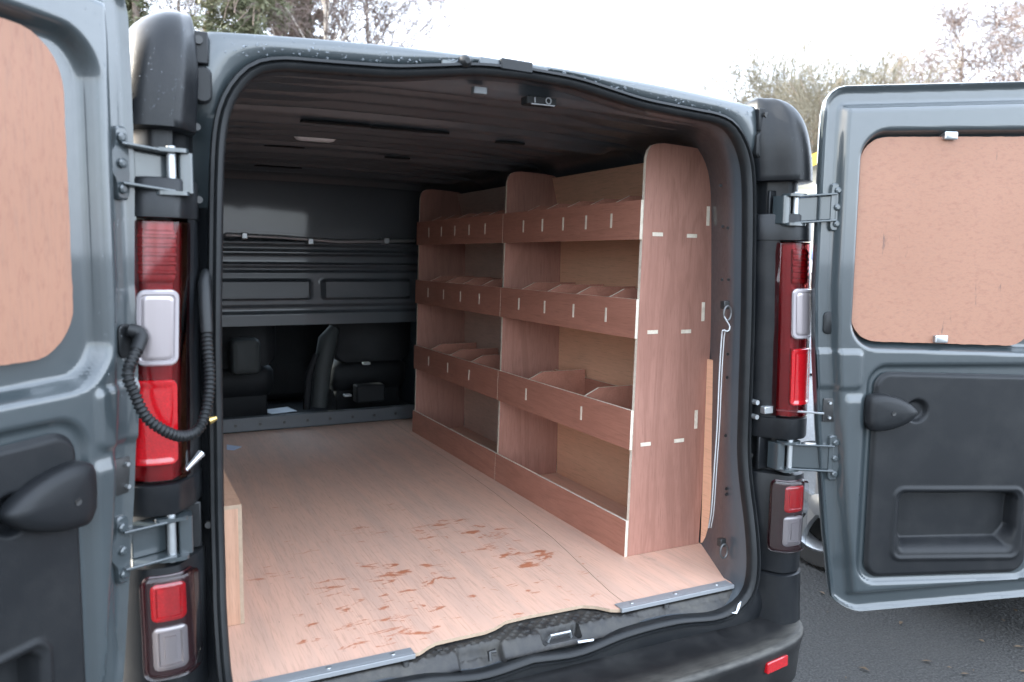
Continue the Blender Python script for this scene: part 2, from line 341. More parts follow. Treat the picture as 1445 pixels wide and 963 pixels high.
for i in range(len(cb)-1):
    for j in range(n_-1):
        Fs.append((i*n_+j, i*n_+j+1, (i+1)*n_+j+1, (i+1)*n_+j)); fm.append(1 if i in (0, 1, 2) and 7 <= j <= n_-9 else 0)
Fs.append(tuple(range((len(cb)-1)*n_, len(cb)*n_))); fm.append(0)
obj('cab_shell', V, Fs, 'van_paint', van, smooth=40, mats=['van_paint', 'smoke_glass'], fm=fm)
ub = MB(); ub.box((-.86, .0, .34), (.86, 4.5, .40)); ub.build('underbody', 'hole_black', van)
for s in (-1, 1):
    for y in (.95, 3.75):
        wh = empty('wheel', (s*.80, y, .27), van)
        t = MB(); t.loft([[Vector((s*dx, r_*math.cos(a), r_*math.sin(a))) for a in [2*math.pi*k/40 for k in range(40)]] for dx, r_ in ((-.10, .17), (-.10, .25), (-.08, .27), (.08, .27), (.10, .25), (.10, .17))]); t.build('tyre', 'tyre', wh, smooth=40)
        t = MB(); t.loft([[Vector((s*dx, r_*math.cos(a), r_*math.sin(a))) for a in [2*math.pi*k/32 for k in range(32)]] for dx, r_ in ((.06, .18), (.102, .175), (.09, .15), (.075, .08), (.095, .06))]); t.build('rim', 'steel_dark', wh, smooth=40)

# ceiling with pressed ribs and roof bows
def ceil(a, b):
    x = (a-.5)*1.62; y = .045 + b*2.51
    z = 1.856+.016*(1-(x/.8)**2) - .16*ss(abs(x), .69, .86)**1.5
    z -= .020*(.5+.5*math.cos((y-.1)*2*math.pi/.135))**2*ss(.66-abs(x), 0, .05)
    for yb, hh in ((.10, .012), (.62, .026), (1.28, .026), (1.95, .026), (2.44, .03)):
        z -= hh*ss(.055-abs(y-yb), 0, .022)
    return lean(x, y, z)
cg = MB(); cg.grid(70, 300, ceil); cg.build('ceiling_panel', 'inner_paint', van, smooth=70)
for x, y, lx, ly in ((-.28, .62, .10, .018), (-.06, .62, .12, .016), (.27, .63, .05, .014), (-.30, 1.27, .07, .016), (.12, 1.29, .05, .014), (-.2, 1.95, .1, .02), (-.40, 2.44, .07, .02), (.05, 2.44, .12, .018)):
    zz = ceil(x/1.62+.5, (y-.045)/2.51).z
    pad(lambda u, v_, w_: Vector((x+u, y+v_, zz-.001-w_)), -lx, -ly, lx, ly, .012, [(0, -.004), (0, .001), (.004, .0015)], 4).build('roof_slot_dark', 'hole_black', van)  # no opening cut: black plates stand in for the dark inside the slots
p = pxz(445, 203, 1.845); zz = ceil(p.x/1.62+.5, (p.y-.045)/2.51).z
pad(lambda u, v_, w_: Vector((p.x+u, p.y+v_, zz-w_)), -.07, -.03, .07, .03, .025, [(0, -.01), (0, .010), (.008, .018), (.02, .021)]).build('dome_light', 'white_plastic', van)
p = px(676, 133, .05)
pad(lambda u, v_, w_: Vector((p.x+u, .05+v_, p.z-w_)), -.017, -.010, .017, .010, .004, [(0, -.014), (0, .0), (.003, .002)]).build('bay_lamp', 'lamp_grey', van)
# upper latch pocket in the header
p = px(764, 143, .045)
lk = empty('roof_latch', p, van)
mb = MB(); mb.box((-.040, -.003, -.009), (.040, .03, .010)); mb.build('latch_pocket', 'hole_black', lk, bevel=.003)
mb = MB(); mb.box((-.03, -.006, -.011), (.034, -.002, -.007)); mb.box((-.022, -.006, -.007), (-.018, -.003, .007)); mb.build('latch_bracket', 'steel_dark', lk, bevel=.001)
mb = MB(); mb.tube([Vector((.016+.007*math.cos(a), -.005, .001+.007*math.sin(a))) for a in [k*2*math.pi/16 for k in range(17)]], .0022, 6); mb.build('latch_hook', 'steel_dark', lk)
# header fittings: rubber buffer and lock plate
def yh(x): return -.012
p = px(655, 88, -.012)
mb = MB(); mb.tube([p+Vector((0, .01, 0)), p+Vector((0, -.008, 0)), p+Vector((0, -.016, 0)), p+Vector((0, -.020, 0))], [.015, .015, .011, .006], 16); mb.build('rubber_buffer', 'rubber', van)
mb = MB(); q = px(640, 88, -.006); mb.box((q.x-.030, -.012, q.z-.016), (q.x+.03, .012, q.z+.014)); mb.build('buffer_plate', 'van_paint', van, bevel=.003)
q = px(724, 96, -.012); sh = lambda u, v_, w_: Vector((q.x+u, -.002-w_, q.z+v_-u*.03))
pad(sh, -.085, -.014, .09, .014, .006, [(0, -.012), (0, .010), (.003, .014)]).build('lock_plate', 'inner_paint', van)
pad(sh, -.035, -.010, .045, .016, .004, [(0, .0), (0, .020), (.003, .023)]).build('lock_cover', 'black_plastic', van)

# bulkhead with swages
YB = 2.557
def bulk(u, v):
    d_ = 0.0
    d_ += .020*ss(1.545-v, 0, .012)                                 # lower part stands proud of the flat top sheet
    for z0, z1, h in ((1.49, 1.515, .018), (1.425, 1.468, .022), (1.385, 1.405, .012), (1.175, 1.205, .018)):
        d_ -= h*ss(v, z0-.008, z0+.006)*ss(z1-v, -.008, .006)
    for x0, x1 in ((-.78, .06), (.115, .60), (.66, .79)):
        d_ += .030*ss(-sdrr(u, v, x0, 1.235, x1, 1.345, .02), 0, .014)
    return Vector((u, YB-d_, v))
bk = MB(); bk.grid(150, 130, lambda a, b: bulk(-.83+1.66*a, 1.108+.76*b)); bk.build('bulkhead', 'inner_paint', van, smooth=50)
mb = MB(); mb.box((-.83, YB-.030, .571), (.83, YB+.012, .643)); kick = mb.build('bulkhead_kick_strip', 'inner_paint', van, bevel=.004)
for k in range(9):
    x = -.33+.12*k; mb = MB(); mb.cyl((x, YB-.035, .606), (x, YB-.026, .606), .008, 10); mb.build('bolt', 'bolt_black', kick)
mb = MB(); mb.tube([px(318, 331, 2.49), px(400, 335, 2.49), px(480, 341, 2.49), px(585, 340, 2.49)], .010, 8); mb.build('lashing_rail', 'zinc', van)
for x, y in ((345, 333), (438, 341), (545, 340)):
    p = px(x, y, 2.49); mb = MB(); mb.box((p.x-.015, 2.475, p.z-.016), (p.x+.015, 2.552, p.z+.016)); mb.build('rail_bracket', 'zinc', van, bevel=.004)
# cab seen through the low bulkhead opening
mb = MB(); mb.box((-.86, 2.58, .42), (.86, 4.3, .50)); mb.build('cab_floor', 'dark_cab', van)
mb = MB(); mb.box((-.84, 3.75, .5), (.84, 4.2, 1.12)); mb.build('dashboard', 'dark_cab', van, bevel=.05)
for x in (-.28, .52):
    st = empty('cab_seat', (x, 3.0, .5), van)
    mb = MB(); mb.loft([[Vector((u, dy+v_*.0, v_)) for u, v_ in rr(-.24+i, .34, .24-i, 1.02-i, .07)] for i, dy in ((.02, -.02), (0, 0), (0, .07), (.02, .10))]); mb.build('backrest', 'dark_cab', st, smooth=50)
    mb = MB(); mb.loft([[Vector((u, v_, dz)) for u, v_ in rr(-.24+i, .05+i, .24-i, .55-i, .06)] for i, dz in ((.02, .16), (0, .2), (0, .30), (.03, .34))]); mb.build('cushion', 'dark_cab', st, smooth=50)
    mb = MB(); mb.box((-.2, .08, .0), (.2, .5, .17)); mb.build('seat_base', 'dark_cab', st, bevel=.01)
p = px(347, 505, 2.72); pad(lambda u, v_, w_: Vector((p.x+u, 2.72-w_, p.z+v_)), -.075, -.09, .075, .10, .03, [(0, -.1), (0, 0), (.01, .02), (.03, .03)]).build('headrest_pad', 'cab_grey', van)
p = px(470, 520, 2.78); mb = MB(); mb.tube([px(450, 575, 2.75), px(455, 520, 2.77), px(463, 480, 2.78), px(472, 463, 2.79)], [.045, .05, .055, .03], 12); mb.build('seat_belt_pillar', 'cab_grey', van, smooth=50)
mb = MB(); mb.tube([px(432, 578, 2.72), px(436, 530, 2.72), px(446, 500, 2.73)], [.02, .022, .012], 10); mb.build('lever', 'dark_cab', van)
mb = MB(); mb.box((px(500, 540, 2.8).x, 2.75, px(500, 568, 2.8).z), (px(540, 540, 2.8).x, 2.84, px(500, 543, 2.8).z)); mb.build('jack', 'dark_cab', van, bevel=.01)
for x, y in ((517, 513), (490, 558)):
    p = px(x, y, 2.76); mb = MB(); mb.box((p.x-.02, 2.74, p.z-.006), (p.x+.02, 2.78, p.z+.006)); mb.build('clip', 'zinc', van, bevel=.002)

# ------------------------------------------------------------------ corner columns (hinge covers, lamps)
PR = [(.698, .030), (.706, -.010), (.716, -.034), (.733, -.055), (.757, -.092), (.775, -.099), (.80, -.099), (.825, -.091), (.85, -.069), (.872, -.030), (.885, .03), (.893, .10)]
PC = cat([(x, y, 0) for x, y in PR], 60)
PL = [0]
for a, b in zip(PC, PC[1:]): PL.append(PL[-1]+(b-a).length)
iD = min(range(60), key=lambda i: (PC[i]-Vector((.757, -.092, 0))).length); S0 = PL[iD]
def onprof(s_, w_=0):
    t = min(max(s_+S0, 0), PL[-1]-1e-6); i = max(j for j in range(59) if PL[j] <= t); f = (t-PL[i])/(PL[i+1]-PL[i]); p = PC[i].lerp(PC[i+1], f)
    a = PC[max(i-1, 0)].lerp(PC[min(i+1, 59)], f) if False else PC[i]; d_ = (PC[i+1]-PC[i]).normalized(); 
    if i+2 < 60: d_ = d_.lerp((PC[i+2]-PC[i+1]).normalized(), f).normalized()
    return p + Vector((d_.y, -d_.x, 0))*w_
def colpt(sd_, s_, z, w_=0):
    p = onprof(s_, w_); return lean(sd_*(p.x+tumble(z)), p.y, z)
def column(sd_, name, zs, s0=-S0, s1=None, mat='black_plastic', parent=van, n=44, back=.03, smooth=40):
    s1 = PL[-1]-S0 if s1 is None else s1; rings = []
    for z, ins in zs:
        rg = [colpt(sd_, s0+ins*.6+(s1-s0-ins*1.2)*k/n, z, -ins) for k in range(n+1)]
        rg += [lean(sd_*(max(.70, abs(rg[-1].x)-.02)), max(.05, back), z), lean(sd_*.70, max(.05, back), z)]
        rings.append(rg)
    mb = MB(); mb.loft(rings); return mb.build(name, mat, parent, smooth=smooth)
def cpad(sd_, s0, z0, s1, z1, r, steps, n=5):
    hm = min(s1-s0, z1-z0)/2; i0, w0 = steps[-1]; st_ = list(steps) + [(i0+(hm*.985-i0)*k/8, w0) for k in range(1, 9)]
    first = [(st_[0][0], st_[0][1])]; m_ = MB(); rings = []
    for i, w_ in st_:
        base = []
        P_ = rr(s0+i, z0+i, s1-i, z1-i, max(r-i, .0008), n)
        for (a, b), (c, d) in zip(P_, P_[1:]+P_[:1]):                # split the long sides so they follow the curve
            for q in range(6 if abs((a-s0)-(c-s0)) > .004 and abs(b-d) < 1e-6 else 1): base.append((a, b, c, d, q))
        rings.append([colpt(sd_, a+(c-a)*q/6, b+(d-b)*q/6, w_) for a, b, c, d, q in base])
    n0 = max(len(x) for x in rings); rings = [x for x in rings if len(x) == n0]
    m_.loft(rings, True, False, True); return m_
for sd_ in (-1, 1):
    column(sd_, 'corner_pillar', [(.40, .035), (1.0, .035), (1.72, .035)], mat='black_plastic')
    rings = []
    for z, k_ in [(1.684, .97), (1.686, 1)] + [(1.70+.2075*math.sin(t*math.pi/2/14), None) for t in range(15)]:
        if k_ is None: k_ = (1-((z-1.70)/.208)**2.6)**.42 if z < 1.907 else .05
        si = -.050 if sd_ < 0 else -.098; rg = [onprof(si+(PL[-1]-S0-si)*j/44) for j in range(45)] + [Vector((.87, .11, 0)), Vector((.735 if sd_ < 0 else .71, .11, 0))]; c_ = Vector((.752, .01, 0))
        q_ = []
        for p in rg:
            kx = k_ if p.x > c_.x else (.5+.5*k_); q_.append(lean(sd_*(c_.x+(p.x-c_.x)*kx+tumble(min(z, 1.78))), c_.y+(p.y-c_.y)*max(k_, .04), z))
        rings.append(q_)
    MB().loft(rings).build('hinge_cover', 'black_plastic', van, smooth=55)
    column(sd_, 'lamp_cap', [(1.525, .006), (1.527, 0), (1.592, 0), (1.596, .003), (1.598, .012)], s0=-.054 if sd_ < 0 else -.10)
    column(sd_, 'lamp_cap', [(.982, .014), (.984, .003), (.99, 0), (1.040, 0), (1.043, .004)], s0=-.054 if sd_ < 0 else -.10)
    column(sd_, 'lower_corner_cover', [(.61, .002), (.612, 0), (.70, 0), (.86, 0), (.884, .003), (.888, .014)])
    column(sd_, 'bumper_corner', [(.43, -.012), (.50, -.008), (.602, -.004), (.607, .004)])
    column(sd_, 'lamp_surround', [(1.036, .003), (1.28, .003), (1.530, .003)], s0=-.054 if sd_ < 0 else -.10, s1=-.0285, n=14)
    # tail lamp
    tl = empty('tail_lamp', colpt(sd_, 0, 1.045), van); tl.parent = van
    def sub(mb, name, mat, par, **k):
        o = mb.build(name, mat, par, **k); o.matrix_parent_inverse = Matrix.Translation(-par.location); return o
    h = column(sd_, 'lamp_housing', [(1.047, .016), (1.28, .016), (1.521, .016)], s0=-.024, mat='lamp_maroon', parent=tl); h.matrix_parent_inverse = Matrix.Translation(-tl.location)
    h = column(sd_, 'outer_lens', [(1.046, .004), (1.048, .0), (1.28, 0), (1.519, 0), (1.522, .004)], s0=-.028, mat='red_glass', parent=tl); h.matrix_parent_inverse = Matrix.Translation(-tl.location)
    sub(cpad(sd_, .004, 1.41, .085, 1.505, .012, [(0, -.016), (0, -.010), (.004, -.007)]), 'indicator_lens', 'lamp_deep', tl, smooth=40)
    r_ = sub(cpad(sd_, .004, 1.262, .076, 1.398, .016, [(0, -.012), (0, .003), (.003, .006), (.008, .006), (.010, .003)]), 'reversing_lens', 'lamp_rim', tl, smooth=40)
    sub(cpad(sd_, .015, 1.273, .065, 1.387, .010, [(0, .002), (0, .0050), (.004, .0065)]), 'reversing_lens_face', 'lamp_clear', tl, smooth=40)
    sub(cpad(sd_, .004, 1.078, .090, 1.236, .014, [(0, -.012), (0, -.001), (.003, .003), (.010, .003), (.013, .0015)]), 'brake_lens', 'lamp_red', tl, smooth=40)
    for q_ in range(5):
        sub(cpad(sd_, .006, 1.425+.016*q_, .082, 1.433+.016*q_, .003, [(0, -.010), (0, -.005), (.002, -.003)], 2), 'lens_rib', 'lamp_deep', tl)
    # fog lamp
    fl = empty('fog_lamp', colpt(sd_, 0, .67), van)
    sub(cpad(sd_, -.036, .672, .074, .872, .016, [(0, -.01), (0, .003), (.003, .005)]), 'lamp_housing', 'fog_maroon', fl, smooth=40)
    sub(cpad(sd_, .002, .785, .058, .857, .010, [(0, .003), (0, .009), (.003, .011), (.008, .011), (.010, .0085)]), 'fog_lens', 'lamp_red', fl, smooth=40)
    sub(cpad(sd_, .002, .690, .058, .773, .010, [(0, .003), (0, .009), (.003, .011), (.009, .011), (.011, .0075), (.018, .0075), (.019, .010)]), 'reflector_lens', 'lamp_clear', fl, smooth=40)
    sub(cpad(sd_, -.034, .674, .072, .870, .016, [(0, .005), (0, .015), (.003, .017)]), 'outer_lens', 'clear_glass', fl, smooth=40)
    # rubber bung and screws on the pillar face
    q = lean(sd_*.694, -.010, 1.778); pad(lambda u, v_, w_: q+Vector((u, -w_, v_)), -.017, -.034, .017, .034, .015, [(0, -.01), (0, .010), (.004, .014)]).build('rubber_bung', 'rubber', van)
    for zz in (1.70, 1.565, .93):
        q = lean(sd_*.706, -.006, zz); mb = MB(); mb.cyl(q, q+Vector((0, -.012, 0)), .007, 10); mb.build('screw', 'bolt_black', van)
    q = lean(sd_*.700, 0, 1.845); mb = MB(); mb.box((q.x-.018, -.022, q.z-.03), (q.x+.018, .01, q.z+.03)); mb.build('drip_bracket', 'black_plastic', van, bevel=.003)
    mb = MB(); mb.cyl(q+Vector((0, -.02, .012)), q+Vector((0, -.030, .012)), .008, 10); mb.build('screw', 'bolt_black', van)

# ------------------------------------------------------------------ rear doors
def make_door(s, O, ang):
    a = math.radians(ang); d_ = Vector((-s*math.cos(a), -math.sin(a), 0)); nn = Vector((-s*math.sin(a), math.cos(a), 0)); O = Vector((*O, 0))
    P = lambda u, z, w_=0: O + d_*u + Vector((0, 0, z + (.024*max(0, z-1)/.9 if s < 0 else 0))) + nn*w_
    dr = empty('rear_door', O+Vector((0, 0, .51)), van)
    inv = Matrix.Translation(-dr.location)
    def put(mb, name, mat, **k):
        o = mb.build(name, mat, dr, **k); o.matrix_parent_inverse = inv; return o
    e = lambda z: interp(z, [(.50, .060), (.55, .02), (.74, -.010), (1.03, -.044), (1.22, -.062), (1.4, -.072), (1.6, -.072), (1.8, -.072), (1.95, -.066)])
    e0 = e; e = (lambda z: e0(z)+.020) if s < 0 else e0
    WID = .82; ZB, ZT = .506, 1.914
    zwarp = lambda u, z: z - (.055*u*ss(z, 1.3, 1.9) + .05*max(0, u-.1)*ss(1.0-z, 0, .45))   # real z -> flat z
    def sdo(u, z): return sdrr(u-e(z), zwarp(u, z), 0, ZB, WID, ZT, .055)
    u0w, z0w, u1w, z1w = .026, 1.238, .625, 1.803
    zt = lambda u: -.030*u                                                         # window sill slopes slightly
    def W(u, z):
        so = -sdo(u, z); f = -.026 + .026*ss(so, .040, .062)
        f += .010*ss(.012-so, 0, .012)                                             # hem
        f -= .012*ss(zwarp(u, z), 1.876, 1.886)*ss(so, .03, .06)                   # pressed band under the top edge
        sw = -sdrr(u, z-zt(u)*ss(1.5-z, 0, .2)-.035*u*ss(z, 1.5, 1.7), u0w, z0w, u1w, z1w, .075)
        f -= .034*ss(sw, -.004, .020)
        st_ = -sdrr(u, z, .085, .595, .60, 1.188, .05); f -= .012*ss(st_, -.010, .004)
        f += .006*ss(.030-abs(u-.045), 0, .010)*ss(1.12-z, 0, .03)*ss(z, .62, .68)  # vertical pressed rib
        f -= .040*ss(-sdrr(u, z+.02*(u-.17), .176, .662, .547, .856, .03), 0, .004)
        f -= .012*ss(.045-math.hypot(u-.222, z-1.069), 0, .006)
        f += .006*ss(-sdrr(u, z, -.2, 1.125, .064, 1.235, .02), 0, .010)
        return f
    nu, nz = 170, 280; umin, umax = -.10, .80; VV = {}; V = []; Fs = []
    import itertools
    for j in range(nz+1):
        z = .495+1.50*j/nz
        for i in range(nu+1):
            u = umin+(umax-umin)*i/nu; q = sdo(u, z)
            if q > .0078: continue
            uu, zz = u, z
            for _ in range(3):
                q = sdo(uu, zz)
                if q <= 0: break
                gu = (sdo(uu+1e-4, zz)-q)/1e-4; gz = (sdo(uu, zz+1e-4)-q)/1e-4; L = gu*gu+gz*gz+1e-9; uu -= q*gu/L; zz -= q*gz/L
            VV[i, j] = len(V); V.append(P(uu, zz, W(uu, zz)))
    for j in range(nz):
        for i in range(nu):
            ks = [(i, j), (i+1, j), (i+1, j+1), (i, j+1)]
            if all(k in VV for k in ks): Fs.append([VV[k] for k in ks])
    put(MB().add(V, Fs), 'inner_panel', 'van_paint', smooth=60)
    # outline points for edge and outer skin
    out = []
    for k in range(240):
        t = 2*math.pi*k/240; lo, hi = 0, 1.5; c0 = (.35, 1.2)
        for _ in range(30):
            md = (lo+hi)/2
            if sdo(c0[0]+md*math.cos(t), c0[1]+md*math.sin(t)) > 0: hi = md
            else: lo = md
        out.append((c0[0]+lo*math.cos(t), c0[1]+lo*math.sin(t)))
    def oring(k, w_): return [P(.35+(u-.35)*k, 1.2+(z-1.2)*k, w_) for u, z in out]
    sk = MB(); sk.loft([oring(.9995, -.017), oring(1.004, -.016), oring(1.007, -.022), oring(1.006, -.030), oring(1.0, -.042), oring(.96, -.058), oring(.5, -.075), oring(.05, -.078)], True, False, True)
    put(sk, 'outer_skin', 'van_paint', smooth=50)
    # board in the window opening
    if s > 0: ub, zb0, ub1, zb1, rb, sl_ = .030, 1.258, .555, 1.787, .072, -.030
    else: ub, zb0, ub1, zb1, rb, sl_ = .084, 1.290, .56, 1.79, .085, .0
    bmat = 'board_x' if s > 0 else 'board_z'
    def bf(u, z, w_): return P(u, z+sl_*u*ss(1.5-z, 0, .25)+(.03*u*ss(z, 1.5, 1.8) if s > 0 else 0), -.024+w_)
    bd = MB(); rg = rr(ub, zb0, ub1, zb1, rb, 8)
    rg2 = []
    for (x1, y1), (x2, y2) in zip(rg, rg[1:]+rg[:1]):
        nseg = max(1, int(math.hypot(x2-x1, y2-y1)/.012))
        for q in range(nseg): rg2.append((x1+(x2-x1)*q/nseg + random.uniform(-1, 1)*.0007, y1+(y2-y1)*q/nseg + random.uniform(-1, 1)*.0007))
    bd.loft([[bf(u, z, w_) for u, z in rg2] for w_ in (0, .009)])
    put(bd, 'window_board', bmat, smooth=0)
    for u, z in (((.274, 1.797), (.284, 1.262)) if s > 0 else ((.36, 1.80), (.37, 1.297))):
        o = put(pad(lambda a_, b_, w_: P(u+a_, z+b_, -.012+w_), -.018, -.010, .018, .010, .003, [(0, -.02), (0, .008), (.003, .010)], 3), 'board_clip', 'zinc')
    # moulded trim panel with pocket
    tz = lambda u: -.028*(u-.1)
    def T(u, z):
        f = .004
        so = -sdrr(u, z-tz(u)*ss(z, .9, 1.1), .100, .607, .575, 1.176, .045); f -= .010*ss(.010-so, 0, .010)
        sp_ = -sdrr(u, z+.02*(u-.17), .169, .655, .553, .860, .030)
        f += .004*ss(sp_, -.004, .004) - .004*ss(sp_, .008, .014)
        sq = -sdrr(u, z+.02*(u-.17), .186, .672, .537, .846, .026)
        depth = .044
        f -= depth*ss(sq, 0, .010 + .045*ss(.74-z, 0, .06))
        f -= .016*ss(.034-math.hypot(u-.222, z-1.069), 0, .012)
        return f
    nu, nz = 130, 160; VV = {}; V = []; Fs = []
    sdt = lambda u, z: sdrr(u, z-tz(u)*ss(z, .9, 1.1), .100, .607, .575, 1.176, .045)
    for j in range(nz+1):
        z = .60+.585*j/nz
        for i in range(nu+1):
            u = .095+.485*i/nu; q = sdt(u, z)
            if q > .0042: continue
            uu, zz = u, z
            for _ in range(3):
                q = sdt(uu, zz)
                if q <= 0: break
                gu = (sdt(uu+1e-4, zz)-q)/1e-4; gz = (sdt(uu, zz+1e-4)-q)/1e-4; uu -= q*gu; zz -= q*gz
            VV[i, j] = len(V); V.append(P(uu, zz, T(uu, zz)))
    for j in range(nz):
        for i in range(nu):
            ks = [(i, j), (i+1, j), (i+1, j+1), (i, j+1)]
            if all(k in VV for k in ks): Fs.append([VV[k] for k in ks])
    put(MB().add(V, Fs), 'trim_panel', 'trim_plastic', smooth=60)
    # pull handle: blunt at the hinge end, pointed the other way
    ho = [(.072, 1.040), (.070, 1.075), (.073, 1.105), (.085, 1.116), (.112, 1.118), (.150, 1.110), (.185, 1.095), (.205, 1.080), (.212, 1.069), (.205, 1.056), (.185, 1.040), (.150, 1.026), (.112, 1.019), (.085, 1.020)]
    ho = [(p.x, p.y) for p in cat([(x, y, 0) for x, y in ho+ho[:1]], 57)][:-1]; c0 = (.130, 1.069)
    if s < 0: ho = [(.072+(u-.07)*1.12+.014, 1.069+(z-1.069)*1.05+.006) for u, z in ho]; c0 = (.155, 1.075)
    hm = MB(); hm.loft([[P(c0[0]+(u-c0[0])*k, c0[1]+(z-c0[1])*k, w_) for u, z in ho] for k, w_ in ((.94, -.004), (1, .004), (1, .016), (.97, .026), (.88, .033), (.6, .037), (.12, .038))]); put(hm, 'pull_handle', 'trim_plastic', smooth=60)
    cm = MB(); cm.tube([P(.135, 1.069, .034), P(.135, 1.069, .0395), P(.135, 1.069, .0385)], [.006, .006, .0035], 14); put(cm, 'handle_screw', 'bolt_black', smooth=30)
    # bung, wiring plate and door stay bracket on the hinge edge
    put(pad(lambda a_, b_, w_: P(-.026+a_, 1.304+b_, -.026+w_), -.015, -.030, .015, .030, .013, [(0, -.004), (0, .004), (.004, .006)]), 'rubber_bung', 'rubber', smooth=40)
    put(pad(lambda a_, b_, w_: P(-.010+a_, 1.069+b_, -.026+w_), -.020, -.032, .020, .032, .004, [(0, -.004), (0, .004), (.002, .005)], 3), 'check_strap_plate', 'bolt_black')
    for b_ in (-.02, .02):
        mb = MB(); mb.tube([P(-.014, 1.069+b_, -.022), P(-.014, 1.069+b_, -.014)], .004, 8); put(mb, 'screw', 'zinc')
    # hinges: door plate, arm, pin block on the body
    for z, nm in ((1.607, 0), (.938, 1)):
        up = -.026 if nm == 0 else .004
        hg = [(-.004, -.062), (.010, -.058), (.014, -.030), (.026, -.012), (.026, .012), (.014, .030), (.010, .058), (-.004, .062), (-.014, .055), (-.016, 0), (-.014, -.055)]
        hg = [(p.x, p.y) for p in cat([(x, y, 0) for x, y in hg+hg[:1]], 45)][:-1]
        mb = MB(); mb.loft([[P(up+u*k, z+v_*k, w_) for u, v_ in hg] for k, w_ in ((1, -.028), (1, -.018), (.94, -.015))]); put(mb, 'hinge_plate', 'van_paint', smooth=35)
        for b_ in (-.043, 0, .043):
            mb = MB(); mb.tube([P(up+.002, z+b_, -.018), P(up+.002, z+b_, -.010), P(up+.002, z+b_, -.008)], [.0095, .0085, .005], 8); put(mb, 'bolt', 'van_paint', smooth=20)
        A = lean(s*(.772+tumble(z)), -.088, z); B = P(up, z, -.018); zz = A.z
        dv = (B-A); dv.z = 0; L = dv.length; dv.normalize(); sd2 = Vector((-dv.y, dv.x, 0))
        if sd2.y > 0: sd2 = -sd2
        fnA = lambda x, y, q: A + dv*x + sd2*y + Vector((0, 0, q + (B.z-A.z)*x/L))
        mb = MB(); wy = -.004 if s > 0 else -.030; mb.box((0, wy, -.031), (L*(1 if s > 0 else .7), wy+.008, .031), fnA)
        ly = -.012 if s > 0 else -.032
        mb.box((-.004, ly, .0312), (L, .014, .037), fnA); mb.box((-.004, ly, -.037), (L, .014, -.0312), fnA)
        put(mb, 'hinge_arm', 'van_paint', bevel=.002)
        for b_ in (-.038, .038):
            mb = MB(); mb.loft([[A+Vector((u, v_, b_+w_)) for u, v_ in rr(-.030, -.018, .030, .030, .016, 4)] for w_ in (-.0035, .0035)])
            put(mb, 'hinge_tab', 'van_paint', smooth=30)
        mb = MB(); mb.cyl(A+Vector((0, 0, -.046)), A+Vector((0, 0, .046)), .008); put(mb, 'hinge_pin', 'zinc', smooth=30)
        mb = MB(); C2 = lean(s*(.748+tumble(z)), -.070, z); mb.loft([[C2+Vector((s*u, v_, w_)) for u, v_ in rr(-.014, -.016, .012, .03, .007, 4)] for w_ in (-.036, .036)]); put(mb, 'hinge_block', 'van_paint', smooth=30)
        mb = MB(); mb.box((s*.72 if s > 0 else -.80, -.032, z-.046), (.80 if s > 0 else -.72, -.022, z+.046)); put(mb, 'hinge_back_plate', 'black_plastic', bevel=.003)  # grey plate coloured black for the shade inside the hinge recess
    return P
PRt = make_door(1, (.86, -.17), 160)
PLf = make_door(-1, (-.847, -.133), 138)

# check strap between the right pillar and door, cable conduit on the left
mb = MB(); a = px(1088, 578, -.045); b = px(1163, 584, -.15); mb.tube([a, a.lerp(b, .5), b], .003, 6); mb.build('check_strap', 'zinc', van)
mb = MB(); c_ = px(1082, 578, -.048); mb.box((c_.x-.018, c_.y-.012, c_.z-.010), (c_.x+.012, c_.y+.006, c_.z+.010)); mb.build('strap_clamp', 'zinc', van, bevel=.002)
for dz in (-.02, .02):
    mb = MB(); mb.cyl(px(1066, 578, -.03)+Vector((0, .02, dz)), px(1066, 578, -.03)+Vector((0, -.008, dz)), .007, 8); mb.build('screw', 'zinc', van)
mb = MB(); a = px(262, 664, -.07); b = px(284, 640, -.045); mb.tube([a, a.lerp(b, .6), b], [.004, .006, .008], 8); mb.build('stay_link', 'zinc', van)
cp_ = [PLf(-.022, 1.325, -.012), PLf(-.034, 1.312, .006)] + [px(x, y, Y) for x, y, Y in ((181, 525, -.165), (190, 556, -.175), (206, 588, -.175), (232, 608, -.165), (258, 616, -.14), (280, 606, -.115), (292, 575, -.095), (296, 535, -.08), (293, 490, -.065), (290, 440, -.05))]
path = cat(cp_, 400); mb = MB(); mb.tube(path, lambda t: (.0092)+.0016*math.sin(t*2*math.pi*66), 12); cdt = mb.build('cable_conduit', 'rubber', van, smooth=60)
mb = MB(); mb.tube(path[0:46:5], [.011, .012, .0122, .0122, .0121, .012, .0118, .0116, .0115, .0113], 12); mb.build('boot', 'rubber', cdt, smooth=50)
mb = MB(); mb.tube([path[-30], path[-1], px(288, 400, -.035), px(291, 385, -.01)], [.0115, .0125, .0125, .010], 12); mb.build('boot', 'rubber', cdt, smooth=50)
mb = MB(); p = px(295, 594, -.06); mb.tube([p, p+Vector((.014, .002, .004))], [.008, .004], 8); mb.build('cable_clip', 'brass', van)

